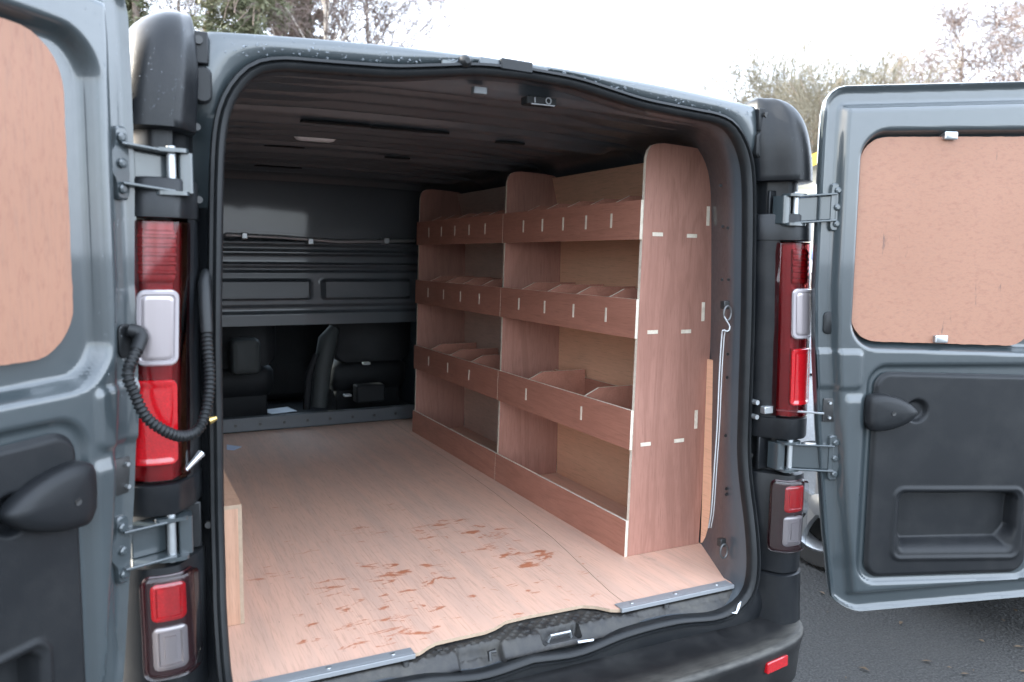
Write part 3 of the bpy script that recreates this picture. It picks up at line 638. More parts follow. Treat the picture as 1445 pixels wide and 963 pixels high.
# jamb fittings: holes, lashing rings
def jam(x, y): return None
for x, y in ((1017, 262), (1020, 320), (1019, 395), (1028, 395), (1027, 468), (1027, 500), (1026, 533), (1024, 615), (1025, 690), (1025, 698), (1035, 795), (1027, 322)):
    z0 = px(x, y, .05).z; p = px(x, y, .044); mb = MB(); mb.cyl(p+Vector((.004, .004, 0)), p+Vector((-.003, -.003, 0)), .004, 8); mb.build('fixing_hole', 'hole_black', van)
for (x, y), z_ in (((1024, 440), 0), ((1019, 775), 1)):
    p = px(x, y-6, .035); lr = empty('lashing_ring', p, van)
    mb = MB(); mb.box((-.010, -.006, -.005), (.010, .012, .018)); mb.build('ring_mount', 'bolt_black', lr, bevel=.002)
    mb = MB(); mb.tube([Vector((.013*math.cos(a), -.008, -.016+.020*math.sin(a))) for a in [k*2*math.pi/20 for k in range(21)]], .0032, 8); mb.build('ring', 'steel_dark', lr, smooth=40)

# rear step moulding, bumper
edge = [(-.70, -.020), (-.276, -.020), (-.262, -.018), (-.235, -.001), (-.21, .010), (-.15, .012), (-.085, .012), (-.05, .022), (-.012, .042), (.05, .045), (.16, .042), (.205, .040), (.235, .020), (.26, -.012), (.281, -.022), (.70, -.022)]
ye = lambda x: interp(x, edge)
def step(a, b):
    x = -.665+1.33*a; y1 = .10; y0 = ys(.5)-.004; y = y0+(y1-y0)*b
    z = .5585 - .003*0
    if y > ye(x)-.012: z = .5560
    z -= .030*ss(-.028-y, 0, .034)
    z -= .030*ss(-sdrr(x, y, -.175, -.1, -.065, -.022, .012), -.004, .006)
    z -= .034*ss(-sdrr(x, y, .045, -.050, .150, -.018, .004), -.002, .003)
    z -= .012*ss(abs(x)-.30, 0, .05)*ss(-.026-y, 0, .01)
    if .25 < abs(x) or True:
        c = (math.sin(x*2*math.pi/.034+y*40)*math.sin((y+.3)*2*math.pi/.026))
        z += .0032*ss(c, .1, .6)*ss(y, -.040, -.030)*ss(ye(x)-.004-y, 0, .006)
    z -= .022*ss(abs(x), .60, .665)*0
    return Vector((x, y, z))
mb = MB(); mb.grid(420, 60, step); mb.build('rear_step', 'step_plastic', van, smooth=60)
st = MB(); st.tube([(.065, -.033, .532), (.07, -.036, .548), (.125, -.036, .548), (.130, -.033, .532)], .004, 8); st.build('lock_striker', 'zinc', van, smooth=40)
st = MB(); st.box((.052, -.046, .527), (.143, -.022, .530)); st.build('striker_plate', 'steel_dark', van, bevel=.001)
st = MB(); st.tube([(-.10, -.055, .53), (-.10, -.048, .548), (-.085, -.048, .548)], .006, 8); st.build('lock_hook', 'bolt_black', van, smooth=40)
for x in (-.50, -.30, -.21, .02, .225, .42): 
    st = MB(); st.tube([(x, -.006 if abs(x) < .26 else -.032, .553), (x, -.006 if abs(x) < .26 else -.032, .5625), (x, -.006 if abs(x) < .26 else -.032, .561)], [.009, .007, .003], 12); st.build('step_screw', 'bolt_black', van, smooth=40)
bpl = cat([(-.90, .12, 0), (-.885, .02, 0), (-.862, -.06, 0), (-.815, -.135, 0), (-.74, -.178, 0), (-.62, -.202, 0), (-.42, -.220, 0), (-.2, -.229, 0), (0, -.232, 0), (.2, -.229, 0), (.42, -.220, 0), (.62, -.202, 0), (.74, -.178, 0), (.815, -.135, 0), (.862, -.06, 0), (.885, .02, 0), (.90, .12, 0)], 120)
def bsec(inn, z):
    out = []
    for i, p in enumerate(bpl):
        t = (bpl[min(i+1, 119)]-bpl[max(i-1, 0)]).normalized(); n2 = Vector((-t.y, t.x, 0)); q = p+n2*inn; q.z = z; out.append(q)
    return out
def btop(frac, z):
    out = []
    for p in bsec(.022, 0):
        q = Vector((p.x*(1-.02*frac), p.y+(-.045-min(p.y, -.045))*frac, z)); out.append(q)
    return out
mb = MB(); mb.loft([btop(1, .487), btop(.97, .480), btop(.5, .470), btop(0, .466), bsec(.012, .467), bsec(.004, .462), bsec(0, .452), bsec(.004, .437), bsec(.010, .40), bsec(.016, .33), bsec(.05, .29)], False)
bp = mb.build('bumper', 'bumper_plastic', van, smooth=50)
for sg in (-1, 1):
    cx0 = .66*sg
    def bf2(u, v_, w_):
        k = min(range(120), key=lambda i: abs(bpl[i].x-(cx0+u))); p = bpl[k]; t = (bpl[k+1]-bpl[k-1]).normalized(); n2 = Vector((t.y, -t.x, 0)); q = p+(bpl[k+1]-bpl[k-1])*((cx0+u-p.x)/(bpl[k+1].x-bpl[k-1].x)) + n2*(w_-.006); q.z = v_; return q
    pad(bf2, -.042, .404, .042, .434, .004, [(0, -.01), (0, .006), (.002, .008)], 3).build('reflector', 'lamp_red', bp)

# water drops on the header and covers
rd = MB(); rng = random.Random(3)
hv = [v.co.copy() for v in bpy.data.objects['rear_frame'].data.vertices]
def drop(p, nrm, r_):
    t = nrm.orthogonal().normalized(); b_ = nrm.cross(t); rd.loft([[p+(t*math.cos(a)+b_*math.sin(a))*r_*k+nrm*(r_*h_) for a in [q*2*math.pi/6 for q in range(6)]] for k, h_ in ((1, 0), (.8, .4), (.35, .62))], True, False, True)
for k in range(420):
    x = rng.uniform(-.66, .66); t = rng.uniform(.15, .95)
    i = min(range(len(SEAL)//4, 3*len(SEAL)//4), key=lambda i: abs(SEAL[i].x-x)) if False else None
    zs_ = interp(abs(x), [(0, 1.892), (.12, 1.887), (.22, 1.874), (.31, 1.861), (.48, 1.851), (.545, 1.847), (.6, 1.84), (.7, 1.80)]); zt_ = zroof(x)
    if zt_-zs_ < .01: continue
    z = zs_+(zt_-zs_)*t; drop(lean(x, -.0035-.0098*math.sin(math.pi*t)-.0006, z), Vector((0, -1, .15)).normalized(), rng.choice((.0009, .0012, .0015, .0020, .0030)))
for sd_ in (-1, 1):
    for k in range(60):
        s_ = rng.uniform(0, .15); z = rng.uniform(1.70, 1.86); p = colpt(sd_, s_, z, 0); p2 = colpt(sd_, s_, z, .01); drop(p, (p2-p).normalized(), rng.uniform(.0006, .0013))
for k in range(90):
    u, z = rng.uniform(-.02, .05), rng.uniform(1.2, 1.88); p = PLf(u, z, .0005); drop(p, (PLf(u, z, .01)-p).normalized(), rng.uniform(.0005, .0012))
prop(rd.build('water_drops', 'water', van, smooth=60), kind='stuff')

# ================================================================== plywood floor
fl_ = prop(empty('plywood_floor', (0, 1.2, .5612)), 'scuffed pinkish plywood floor sheet with wet red-brown stains', 'floor board')
finv = Matrix.Translation(-fl_.location)
def fput(mb, name, mat, **k):
    o = mb.build(name, mat, fl_, **k); o.matrix_parent_inverse = finv; return o
sx_ = lambda y: interp(y, [(-.05, .31), (.083, .318), (.512, .382), (1.104, .428), (2.4, .478)])
xs_ = sorted(set([e_[0] for e_ in edge if -.66 < e_[0] < .33] + [-.655+.02*k for k in range(49)])); ZF, ZF0 = .570, .5615
def sheet(xa, xb, n, name, gap):
    X = [xa(0)+(xb(0)-xa(0))*k/n for k in range(n+1)]; mb = MB(); V = []; ny = 24
    mb.grid(n, ny, lambda a, b: (lambda y0: (lambda y: Vector((xa(y)+(xb(y)-xa(y))*a, y, ZF)))(y0+(2.525-y0)*b))(ye(xa(0)+(xb(0)-xa(0))*a)))
    mb.V = [Vector(v) for v in mb.V]; top = list(mb.V); k = len(top)
    mb.V += [Vector((v.x, v.y, ZF0)) for v in top]; N1 = n+1
    per = [i for i in range(N1)] + [j*N1+n for j in range(1, ny+1)] + [ny*N1+i for i in range(n-1, -1, -1)] + [j*N1 for j in range(ny-1, 0, -1)]
    fm_ = [0]*len(mb.F)
    for a, b in zip(per, per[1:]+per[:1]): mb.F.append((a, b, b+k, a+k)); fm_.append(1)
    o = obj(name, mb.V, mb.F, 'ply_floor', fl_, smooth=0, mats=['ply_floor', 'ply_edge_dirty'], fm=fm_); o.matrix_parent_inverse = finv; return o
wallx = lambda y: interp(y, [(-.03, .655), (.05, .675), (.13, .72), (.27, .795), (.5, .80), (3, .80)])
sheet(lambda y: -wallx(y), lambda y: sx_(y)-.0008, 110, 'floor_sheet', 0); sheet(lambda y: sx_(y)+.0008, wallx, 50, 'floor_strip', 0)
for x0, x1 in ((-.66, -.276), (.281, .652)):
    mb = MB(); mb.box((x0, -.032, .5635), (x1, -.0225, .5745)); mb.box((x0, -.0224, .5712), (x1, .004, .5742)); o = fput(mb, 'edge_strip', 'alu_strip', bevel=.001)
    for k in range(3):
        x = x0+(x1-x0)*(.12+.38*k); mb = MB(); mb.tube([(x, -.010, .573), (x, -.010, .5758), (x, -.010, .5763)], [.006, .005, .002], 10); mb.build('screw', 'zinc', o)

# ================================================================== shelving unit
shf = prop(empty('shelving_unit', (.65, 1.24, ZF)), 'reddish plywood racking with three rows of divided trays along the side wall', 'shelving')
sinv = Matrix.Translation(-shf.location)
def sput(mb, name, mat, par=None, **k):
    o = mb.build(name, mat, par or shf, **k)
    if not par: o.matrix_parent_inverse = sinv
    return o
Y0, YM, Y1, ZS = .277, 1.2047, 2.2086, .571
xf = lambda z: .497+.0312*(z-.56)/1.237
up = [(.004, .5), (.0, .58)]
def upright(y, mat='ply_red_z'):
    T_ = .012
    pf = [(xf(.571)+.010, .571)] + [(xf(z)+.010, z) for z in (.9, 1.3, 1.70, 1.765)]
    c = xf(1.8)+.010
    pf += [(c+.006, 1.787), (c+.018, 1.802), (c+.036, 1.808), (.60, 1.811), (.65, 1.810), (.70, 1.808), (.745, 1.804), (.778, 1.788), (.794, 1.74), (.797, 1.55), (.797, 1.2), (.792, .9), (.779, .571)]
    mb = MB(); n = len(pf); V = [Vector((x, y+dy, z-.0006*0)) for dy in (0, T_) for x, z in pf]
    V = [lean(*v) if v.z > 1.55 else v for v in V]
    Fs = [tuple(range(n)), tuple(range(n, 2*n))[::-1]]; fm_ = [0, 0]
    for i in range(n): Fs.append((i, (i+1) % n, n+(i+1) % n, n+i)); fm_.append(1)
    o = obj('upright', V, Fs, mat, shf, smooth=0, mats=[mat, 'ply_edge'], fm=fm_); o.matrix_parent_inverse = sinv; return o
upn = upright(Y0); upright(YM-.006); upright(Y1-.012)
H1, H0 = (1.638, 1.349, 1.018), (1.524, 1.233, .899); XB = .782
def boxm(a, b, name, mat, par=None, edge='ply_edge', faces=(2, 3, 4, 5)):       # plywood board: faces light at the cut edges
    mb = MB().box(a, b); fm_ = [1 if i in faces else 0 for i in range(6)]
    o = obj(name, mb.V, mb.F, mat, par or shf, smooth=0, mats=[mat, edge], fm=fm_); o.matrix_parent_inverse = sinv; return o
div = {0: [[.431+.1487*k for k in range(5)], [.438, .637, .838, 1.042], [.56, .957]], 1: [[1.374, 1.541, 1.702, 1.868, 2.035], [1.412, 1.617, 1.82, 2.025], [1.497, 1.744, 1.995]]}
for bay, (ya, yb) in enumerate(((Y0, YM), (YM, Y1))):
    y0 = ya+.0005 if bay == 0 else ya+.001; y1 = yb-.0005
    for t in range(3):
        zt, zb = H1[t], H0[t]
        # fascia (leans with the front)
        f0, f1 = xf(zb), xf(zt); mb = MB(); mb.box((0, y0, 0), (1, y1, 1), lambda x, y, z: Vector(((f0 if z == 0 else f1)+x*.009, y, zb if z == 0 else zt)))
        fa = obj('fascia', mb.V, mb.F, 'ply_red_y', shf, smooth=0, mats=['ply_red_y', 'ply_edge'], fm=[0, 0, 1, 1, 1, 1]); fa.matrix_parent_inverse = sinv
        zs = zb+.016; ia = (Y0+.0125 if bay == 0 else YM+.0065); ib = (YM-.0065 if bay == 0 else Y1-.0125)
        boxm((xf(zb)+.0092, ia, zs), (XB-.002, ib, zs+.009), 'shelf', 'ply_red_y', faces=(0, 1, 4, 5))
        lip = boxm((XB-.022, ia, zs+.0092), (XB-.013, ib, zs+.095), 'rear_lip', 'ply_red_y', faces=(2, 3, 4, 5))
        zl = zs+.0095
        for y in div[bay][t]:
            fx = xf(zt)+.0092; pf = [(fx+.002, zl), (fx, zt-.002), (fx+.045, zt+.034 if t else zt+.03), (XB-.0225, zt+.034 if t else zt+.03), (XB-.0225, zl)]
            pf = [(fx+.001, zl), (fx, zt-.001), (fx+.055, zt+.012+.012), (XB-.0225, zt+.024), (XB-.0225, zl)]
            n = 5; V = [Vector((x, y+dy, z)) for dy in (-.0045, .0045) for x, z in pf]
            Fs = [tuple(range(n)), tuple(range(n, 2*n))[::-1]] + [(i, (i+1) % n, n+(i+1) % n, n+i) for i in range(n)]
            dv_ = obj('divider', V, Fs, 'ply_red_y', shf, smooth=0, mats=['ply_red_y', 'ply_edge'], fm=[0, 0]+[1]*5); dv_.matrix_parent_inverse = sinv
            zc = (zt+zb)/2+.002; mb = MB(); mb.box((xf(zc)-.0012, y-.0045, zc-.022), (xf(zc)+.004, y+.0045, zc+.022), lambda x, y_, z: Vector((x+xf(z)-xf(zc), y_, z))); sput(mb, 'tenon', 'ply_edge', dv_)
    # base board and bottom shelf
    mb = MB(); mb.box((0, y0, 0), (1, y1, 1), lambda x, y, z: Vector(((xf(.571) if z == 0 else xf(.681))+x*.009, y, .5705 if z == 0 else .681)))
    fa = obj('base_board', mb.V, mb.F, 'ply_red_y', shf, smooth=0, mats=['ply_red_y', 'ply_edge'], fm=[0, 0, 1, 1, 1, 1]); fa.matrix_parent_inverse = sinv
    bp_ = boxm((XB, ia, .5712), (XB+.006, ib, 1.60), 'back_panel', 'ply_back' if bay == 0 else 'ply_pale_y', faces=(2, 3, 4, 5))
    mb = MB().box((0, ia, 1.602), (.006, ib, 1.785), lambda x, y, z: Vector((x+(XB if z < 1.65 else .738), y, z))); sput(mb, 'back_panel', 'ply_back' if bay == 0 else 'ply_pale_y', smooth=0)
    for y, z in (((.62, .80), (.42, .79), (.8, .83)) if bay == 0 else ((1.55, .74), (1.55, .755))):
        mb = MB(); mb.cyl((XB-.002, y, z), (XB+.001, y, z), .0045, 8); sput(mb, 'screw', 'zinc', bp_)
for x, z, v_ in ((.585, 1.540, 0), (.711, 1.538, 0), (.770, 1.599, 1), (.577, 1.251, 0), (.701, 1.249, 0), (.764, 1.308, 1), (.563, .912, 0), (.688, .912, 0), (.751, .973, 1)):
    mb = MB(); a_, b_ = (.0055, .029) if v_ else (.0185, .0055); mb.box((x-a_, Y0-.0015, z-b_), (x+a_, Y0+.004, z+b_)); sput(mb, 'tenon', 'ply_edge', upn)

# wall lining board beside the racking
wlb = prop(MB().box((.786, .10, .571), (.795, .276, 1.16)).build('wall_lining', 'ply_back', smooth=0), 'narrow strip of plywood wall lining between racking and door pillar', 'lining board')
# plywood box over the left wheel arch
bx = prop(empty('plywood_box', (-.72, .6, ZF)), 'small raw plywood box boarding in the wheel arch', 'box'); binv = Matrix.Translation(-bx.location)
A = pxz(345, 880, .571); xr = A.x; y0 = A.y; zt = px(341, 712, y0).z
def bput(a, b, name, faces):
    mb = MB().box(a, b); o = obj(name, mb.V, mb.F, 'ply_box', bx, smooth=0, mats=['ply_box', 'ply_edge_dirty'], fm=[1 if i in faces else 0 for i in range(6)]); o.matrix_parent_inverse = binv
bput((-.795, y0, .5712), (xr-.0092, y0+.009, zt-.0092), 'front_board', (0, 1, 4, 5)); bput((xr-.009, y0, .5712), (xr, y0+.95, zt-.0092), 'side_board', (2, 3, 4, 5)); bput((-.795, y0, zt-.009), (xr, y0+.95, zt), 'top_board', (0, 1, 2, 3))
# scraps of paper
def scrap(name, pts, mat, label, z):
    mb = MB(); n = len(pts); mb.add([Vector((p.x, p.y, z+random.uniform(0, .003))) for p in pts] + [Vector((p.x, p.y, z+.0006+random.uniform(.001, .003))) for p in pts], [tuple(range(n))[::-1], tuple(range(n, 2*n))] + [(i, (i+1) % n, n+(i+1) % n, n+i) for i in range(n)])
    return prop(mb.build(name, mat, smooth=0), label, 'paper')
scrap('paper_scrap', [pxz(x, y, .572) for x, y in ((320, 628), (341, 631), (330, 636), (320, 635))], 'blue_paper', 'pale blue paper scrap on the plywood floor near the bulkhead', .5712)
scrap('paper_scrap', [pxz(x, y, .545) for x, y in ((815, 907), (838, 904), (838, 907), (816, 910))], 'paper', 'white paper scrap on the black rear step beside lock striker', .5475)
scrap('paper_scrap', [Vector(q) for q in ((-.02, 3.30, 0), (.14, 3.34, 0), (.11, 3.50, 0), (-.06, 3.45, 0))], 'paper', 'white paper lying on the dark cab floor beyond bulkhead', .501)
pk = [px(x, y, -.05) for x, y in ((1020, 858), (1026, 856), (1029, 846), (1033, 842), (1031, 851), (1027, 859))]
mb = MB(); mb.add([p+Vector((0, d_, 0)) for d_ in (-.036, -.0345) for p in pk], [tuple(range(6)), tuple(range(6, 12))[::-1]] + [(i, (i+1) % 6, 6+(i+1) % 6, 6+i) for i in range(6)]); mb.build('sticker_remnant', 'paper', van, smooth=0)
# white cord
cpts = [px(1022, 447, .025), px(1030, 462, .02), px(1026, 468, .018), px(1020, 466, .02), px(1018, 480, .028), px(1015, 530, .035), px(1012, 600, .04), px(1008, 660, .05), px(1004, 720, .07), px(1000, 745, .09)]
mb = MB(); mb.tube(cat(cpts, 80), .0019, 8); mb.tube(cat([p+Vector((.006, -.003, .0)) for p in cpts[3:]], 60), .0015, 6); prop(mb.build('white_cord', 'cord_white', smooth=60), 'thin white cord tied to lashing ring on right door pillar', 'cord')

# ================================================================== parked silver car beyond the right door
car = prop(empty('parked_car', (3.0, 2.0, 0)), 'silver hatchback parked alongside the van behind its open right door', 'car'); cinv = Matrix.Translation(-car.location)
def cput(mb, name, mat, par=None, **k):
    o = mb.build(name, mat, par or car, **k); o.matrix_parent_inverse = cinv; return o
XC = 2.98
def cs(y, hw, zb, zt): return [Vector((XC+sx*hw*kx, y, zb+(zt-zb)*kz)) for sx, kx, kz in ([(-1, .90, 0), (-1, .97, .12), (-1, 1, .42), (-1, .99, .75), (-1, .94, .95), (-1, .80, 1.0), (1, .80, 1.0), (1, .94, .95), (1, .99, .75), (1, 1, .42), (1, .97, .12), (1, .90, 0)])]
cput(MB().loft([cs(-.08, .70, .30, .84), cs(-.02, .78, .24, .92), cs(.15, .84, .20, .96), cs(.8, .86, .19, .95), cs(2.0, .865, .19, .93), cs(3.0, .86, .19, .92), cs(3.5, .84, .20, .86), cs(3.95, .78, .22, .74), cs(4.1, .66, .26, .62)]), 'body', 'silver_paint', smooth=45)
def gs(y, hw, zt, k): return [Vector((XC+sx*hw*kx, y, z)) for sx, kx, z in ((-1, 1, .90), (-1, .96, .90+(zt-.9)*.5), (-1, .86, zt-.03), (-1, .72, zt), (1, .72, zt), (1, .86, zt-.03), (1, .96, .90+(zt-.9)*.5), (1, 1, .90))]
cput(MB().loft([gs(.02, .72, .93, 0), gs(.28, .79, 1.34, 0), gs(.6, .80, 1.43, 0), gs(1.4, .80, 1.46, 0), gs(2.0, .80, 1.42, 0), gs(2.95, .78, .94, 0)]), 'windows', 'glass_dark', smooth=40)
def rs(y, hw, zt): return [Vector((XC+sx*hw*kx, y, z)) for sx, kx, z in ((-1, .90, zt-.05), (-1, .865, zt-.025), (-1, .72, zt+.006), (1, .72, zt+.006), (1, .865, zt-.025), (1, .90, zt-.05))]
cput(MB().loft([rs(.20, .78, 1.33), rs(.6, .80, 1.435), rs(1.4, .80, 1.465), rs(2.05, .80, 1.42)]), 'roof', 'silver_paint', smooth=40)
for sg in (-1, 1):
    for ya, yb, za in ((.12, .34, 1.33), (1.18, 1.22, 1.42), (2.9, 2.02, 1.40)):
        cput(MB().tube([(XC+sg*.80, ya, .92), (XC+sg*.775, (ya+yb)/2, (.92+za)/2+.02), (XC+sg*.70, yb, za)], .035, 8), 'pillar', 'silver_paint', smooth=50)
    for yw in (1.03, 3.35):
        W0 = Vector((XC+sg*.78, yw, .31)); wh = empty('wheel', W0, car); wh.matrix_parent_inverse = cinv
        def wput(mb, n_, m_, **k):
            o = mb.build(n_, m_, wh, **k); return o
        ring = lambda dx, r_, n=36: [Vector((sg*dx, r_*math.cos(a), r_*math.sin(a))) for a in [2*math.pi*k/n for k in range(n)]]
        wput(MB().loft([ring(-.1, .2), ring(-.1, .29), ring(-.07, .31), ring(.07, .31), ring(.098, .29), ring(.098, .225), ring(.06, .215)], True, True, False), 'tyre', 'tyre', smooth=40)
        wput(MB().loft([ring(.02, .21), ring(.096, .222), ring(.10, .212), ring(.085, .203), ring(.02, .20)], True, False, False), 'rim', 'alloy', smooth=40)
        wput(MB().loft([ring(.015, .205), ring(.018, .01)]), 'brake_disc', 'hole_black')
        for k in range(5):
            a = 2*math.pi*k/5+.3; c_, s_ = math.cos(a), math.sin(a); f_ = lambda x, y, z: Vector((sg*x, y*c_-z*s_, y*s_+z*c_))
            mb = MB(); mb.loft([[f_(dx+.05, r_, w_*hw) for dx, w_ in ((0, -1), (.03, -.8), (.03, .8), (0, 1))] for r_, hw in ((.04, .028), (.11, .022), (.16, .026), (.207, .042))]); wput(mb, 'spoke', 'alloy', smooth=40)
        wput(MB().loft([ring(.05, .055, 16), ring(.088, .05, 16), ring(.092, .03, 16)]), 'hub_cap', 'alloy', smooth=40)
    cput(pad(lambda u, v_, w_: Vector((XC+sg*(.70+u), -.055-w_+.06*max(0, u), v_)), -.06, .66, .10, .84, .03, [(0, -.08), (0, .015), (.01, .022)]), 'tail_light', 'lamp_red', smooth=40)
# blue van further off
bv = prop(empty('blue_van', (7.2, 5.6, 0)), 'blue vehicle parked in front of the cream building', 'van'); vinv = Matrix.Translation(-bv.location)
def vs_(x, hw, zb, zt): return [Vector((x, 6.3+sy*hw*k, zb+(zt-zb)*kz)) for sy, k, kz in ((-1, .95, 0), (-1, 1, .15), (-1, 1, .55), (-1, .88, .95), (-1, .75, 1), (1, .75, 1), (1, .88, .95), (1, 1, .55), (1, 1, .15), (1, .95, 0))]
o = MB().loft([vs_(5.9, .6, .35, 1.0), vs_(6.0, .8, .28, 1.25), vs_(6.6, .85, .25, 1.62), vs_(8.6, .85, .25, 1.68), vs_(9.4, .83, .25, 1.0), vs_(9.9, .75, .3, .85)]).build('body', 'blue_paint', bv, smooth=40); o.matrix_parent_inverse = vinv
o = MB().box((6.7, 5.42, 1.12), (8.5, 5.50, 1.48)).build('side_window', 'glass_dark', bv, bevel=.03); o.matrix_parent_inverse = vinv
for xw in (6.7, 9.0):
    o = MB().loft([[Vector((xw+r_*math.cos(a), 5.46-dy, .31+r_*math.sin(a))) for a in [k*2*math.pi/24 for k in range(24)]] for dy, r_ in ((-.2, .28), (-.18, .31), (0, .31), (.02, .28), (.02, .19), (0, .18))]).build('wheel', 'tyre', bv, smooth=40); o.matrix_parent_inverse = vinv

# cream clad building with yellow barge boards
bd_ = prop(empty('clad_building', (12, 10.5, 0)), 'cream weatherboard building with yellow barge boards behind the van', 'building'); dinv = Matrix.Translation(-bd_.location)
def dput(mb, n_, m_, **k):
    o = mb.build(n_, m_, bd_, **k); o.matrix_parent_inverse = dinv; return o
bo = Vector((9.35, 9.3, 0)); ba = math.radians(-43.5); bu = Vector((math.cos(ba), math.sin(ba), 0)); bw = Vector((-bu.y, bu.x, 0)); BP = lambda u, d2, z: bo+bu*u+bw*d2+Vector((0, 0, z))
EZ, RZ, BW = 2.75, 3.9, 5.6
gz = lambda u: EZ+(RZ-EZ)*(1-abs(u-BW/2)/(BW/2))
core = [BP(u, d2, z) for d2 in (.02, 7) for u, z in ((0, 0), (BW, 0), (BW, EZ), (BW/2, RZ), (0, EZ))]
dput(MB().add(core, [(0, 1, 2, 3, 4), (9, 8, 7, 6, 5), (0, 5, 6, 1), (1, 6, 7, 2), (4, 9, 5, 0)]), 'wall', 'cream_clad', smooth=0)
for k in range(26):
    z = .05+.148*k
    if z > RZ-.1: break
    ins = 0 if z+.15 < EZ else (z+.15-EZ)/(RZ-EZ)*BW/2
    dput(MB().box((ins, -.028, z), (BW-ins, .02, z+.15), lambda x, y, q: BP(x, y+(.018 if q > z+.1 else 0), q)), 'board', 'cream_clad', smooth=0)
for sg in (0, 1):
    a_ = (-.35, EZ-.144) if sg == 0 else (BW+.35, EZ-.144); b_ = (BW/2, RZ+.03)
    for d0, d1, hh, nm, mm in ((-.36, -.32, .20, 'barge_board', 'yellow_trim'), (-.32, 7.2, .06, 'roof', 'roof_grey')):
        dput(MB().add([BP(u, d2, z+dz+.03) for d2 in (d0, d1) for (u, z) in (a_, b_) for dz in (-hh*.5 if nm != 'roof' else .0, hh*.5)], [(0, 1, 3, 2), (4, 6, 7, 5), (0, 4, 5, 1), (2, 3, 7, 6), (0, 2, 6, 4), (1, 5, 7, 3)]), nm, mm, smooth=0)
wn = dput(MB().box((1.6, -.05, 1.0), (2.9, .0, 2.1), BP), 'window', 'glass_dark', smooth=0)

# ================================================================== trees
def bare(seed, H, spread, lv=4, trunks=1, birch=True, droop=.0):
    rg = random.Random(seed); tk = MB(); tw = MB()
    def grow(p, d_, L, r_, lvl):
        n = 6 if lvl == 0 else (4 if lvl == 1 else (3 if lvl == 2 else 2)); pts = [p]; rad = [r_]
        for i in range(n):
            d_ = (d_ + Vector((rg.gauss(0, 1), rg.gauss(0, 1), rg.gauss(0, .6)))*(.06 if lvl == 0 else .14) + Vector((0, 0, .05 if lvl < 3 else .05-droop))).normalized()
            p = p + d_*(L/n); pts.append(p); rad.append(max(.007, r_*(1-(i+1)/n*(.85 if lvl else .8))))
        (tk if lvl < 2 else tw).tube(pts, rad, 7 if lvl == 0 else (5 if lvl == 1 else 3), False)
        if lvl >= lv: return
        cnt = (20, 8, 7, 5)[lvl]
        for k in range(cnt):
            t = (.28 if lvl == 0 else .2)+(.70 if lvl == 0 else .8)*(k+rg.random())/cnt; x = t*n; i = min(int(x), n-1); q = pts[i].lerp(pts[i+1], x-i); dd = (pts[i+1]-pts[i]).normalized()
            side = dd.orthogonal().normalized(); side.rotate(Matrix.Rotation(rg.uniform(0, 6.283), 3, dd)); an = rg.uniform(.45, .85)
            nd = (dd*math.cos(an)+side*math.sin(an)).normalized()
            grow(q, nd, L*(spread*(1.12-t*.6) if lvl == 0 else rg.uniform(.42, .62)), rad[i]*(.42 if lvl == 0 else .55), lvl+1)
    for k in range(trunks):
        off = Vector((rg.uniform(-.4, .4), rg.uniform(-.4, .4), 0)) if trunks > 1 else Vector(); grow(off, Vector((rg.uniform(-.15, .15)*(trunks > 1), rg.uniform(-.15, .15)*(trunks > 1), 1)).normalized(), H*rg.uniform(.8, 1) if k else H, .014*H if trunks == 1 else .009*H, 0)
    return tk, tw
protos = {}
def mk(key, args, bark, twg):
    tk, tw = bare(*args); r_ = empty('bare_tree'); a = tk.build('trunk', bark, r_, smooth=60, recalc=False); b_ = tw.build('crown', twg, r_, smooth=0, recalc=False); protos[key] = [r_, a, b_, False]
def plant(key, loc, rot, sc_, label, group=None, name=None):
    r_, a, b_, used = protos[key]
    if used:
        n_ = r_.copy(); COL.objects.link(n_)
        for c_ in (a, b_):
            q = c_.copy(); COL.objects.link(q); q.parent = n_
        r_ = n_
    protos[key][3] = True
    r_.location = loc; r_.rotation_euler = (0, 0, rot); r_.scale = (sc_,)*3
    if name: r_.name = name
    prop(r_, label, 'tree', group); return r_
mk('b1', (11, 11, .42, 4, 1, True, .14), 'bark_birch', 'twig'); mk('b2', (23, 10, .40, 4, 1, True, .16), 'bark_birch', 'twig'); mk('s1', (31, 6.5, .5, 3, 4), 'bark_brown', 'twig_green')
at = lambda x, d_: (lambda v: (v.x, v.y, 0))(CAM + (F+RR*((x-722.5)/FPX))*d_)
GR = 'bare birches on the skyline'
plant('b1', at(1425, 38), .4, 1.36, 'tallest bare birch on the skyline above the right door', GR)
plant('b2', at(1340, 42), 1.9, 1.30, 'slender bare birch standing beside the tallest birch', GR)
plant('b1', at(1280, 45), 3.3, .98, 'shorter bare birch between two other birches above the right door', GR)
plant('b2', at(1500, 36), 4.4, 1.15, 'bare birch partly out past the open right door', GR)
plant('b2', at(1215, 40), 5.2, .80, 'thin bare birch rising over the corner of the right door', GR)
GS = 'leafless bushy trees behind the van'
plant('s1', at(1145, 26), .3, 1.0, 'olive twiggy many-stemmed tree between hinge cover and right door', GS)
plant('s1', at(1200, 30), 2.1, 1.12, 'olive twiggy tree showing just over the right door corner', GS)
plant('s1', at(1085, 32), 4.0, 1.28, 'low twiggy tree behind the right hinge cover', GS)
plant('b1', at(455, 30), 1.0, 1.30, 'pale birch with forked trunk rising above the van roof', GR)
plant('b2', at(530, 33), 2.6, 1.40, 'slim pale birch standing alone against the white sky', GR)
plant('b2', at(265, 33), 5.0, 1.25, 'pale birch glimpsed between the evergreens', GR)
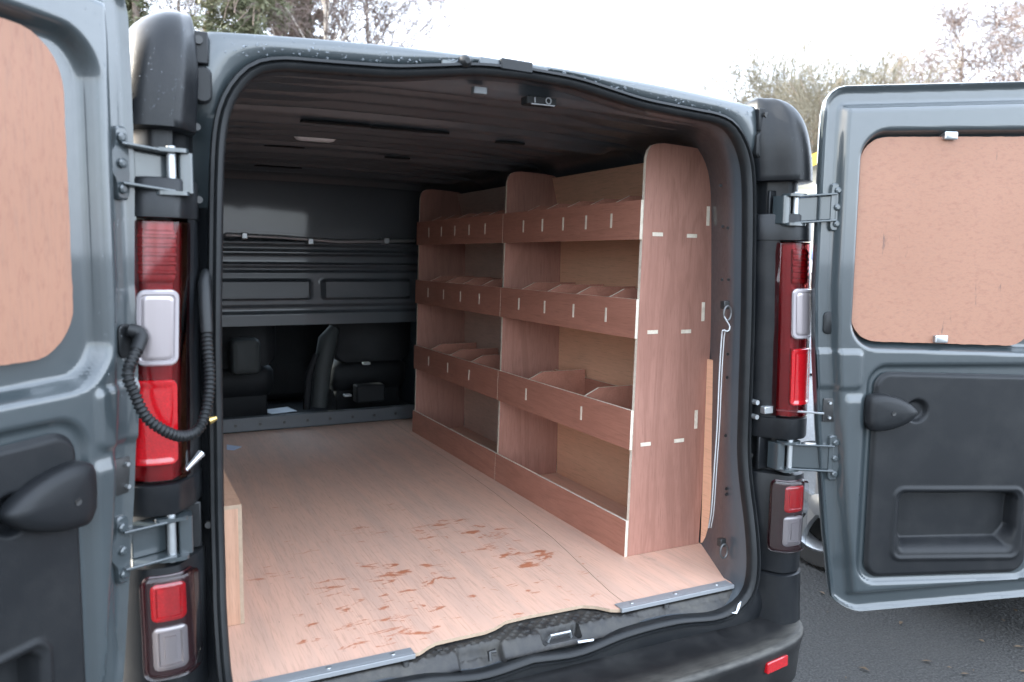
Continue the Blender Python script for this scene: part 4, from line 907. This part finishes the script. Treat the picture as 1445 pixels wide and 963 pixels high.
# evergreens on the left
def pine(seed, H, rad):
    rg = random.Random(seed); tk = MB(); fo = MB(); top = Vector((rg.uniform(-.3, .3), rg.uniform(-.3, .3), H))
    tk.tube([Vector((0, 0, 0)), top*.5, top], [.018*H, .012*H, .02], 8, False)
    for k in range(64):
        t = .22+.78*(k/64)**.9; p = top*t; a = rg.uniform(0, 6.283); L = rad*(1.05-t*.75)*rg.uniform(.6, 1.15); d_ = Vector((math.cos(a), math.sin(a), rg.uniform(.05, .45))).normalized(); e_ = p+d_*L
        tk.tube([p, p.lerp(e_, .5)+Vector((0, 0, .06*L)), e_], [.03, .02, .008], 4, False)
        for c in range(16):
            f_ = .25+.75*rg.random(); q = p.lerp(e_, f_)+Vector((rg.gauss(0, .26), rg.gauss(0, .26), rg.gauss(0, .2)))
            for n in range(20):
                v_ = Vector((rg.gauss(0, 1), rg.gauss(0, 1), rg.gauss(.25, .8))).normalized(); l_ = rg.uniform(.16, .38); sd3 = v_.orthogonal().normalized(); sd3.rotate(Matrix.Rotation(rg.uniform(0, 6.28), 3, v_)); w2 = rg.uniform(.025, .055)
                q2 = q+Vector((rg.gauss(0, .08), rg.gauss(0, .08), rg.gauss(0, .08))); fo.add([q2-sd3*w2, q2+sd3*w2, q2+v_*l_], [(0, 1, 2)])
    return tk, fo
for sd4, x, d_, H, rad, lab in ((1, 215, 29, 14, 3.4, 'dark evergreen tree behind the left hinge cover'), (2, 345, 27, 14, 3.3, 'dense evergreen tree rising over the van roof beside the glimpsed birch'), (3, 425, 35, 13.5, 2.8, 'thinner brownish evergreen tree beside the forked birch')):
    tk, fo = pine(sd4, H, rad); r_ = prop(empty('evergreen_tree', at(x, d_)), lab, 'tree', 'evergreens beyond the van')
    tk.build('trunk', 'bark_brown', r_, smooth=60, recalc=False); fo.build('crown', 'needles', r_, smooth=0, recalc=False)

rg = random.Random(9); lf = MB()
for k in range(260):
    x, y = rg.uniform(.9, 3.6), rg.uniform(-2.2, 1.2); a = rg.uniform(0, 6.28); l_ = rg.uniform(.006, .022); d_ = Vector((math.cos(a), math.sin(a), 0)); n2 = Vector((-d_.y, d_.x, 0)); c_ = Vector((x, y, .006))
    lf.add([c_-d_*l_, c_+n2*l_*.4+Vector((0, 0, rg.uniform(0, .006))), c_+d_*l_, c_-n2*l_*.4+Vector((0, 0, rg.uniform(0, .006)))], [(0, 1, 2), (0, 2, 3)])
N('dry_leaf', (.09, .06, .035), .8); prop(lf.build('leaf_litter', 'dry_leaf', smooth=0, recalc=False), 'scattered dry leaf scraps on the dark asphalt', 'leaves', kind='stuff')
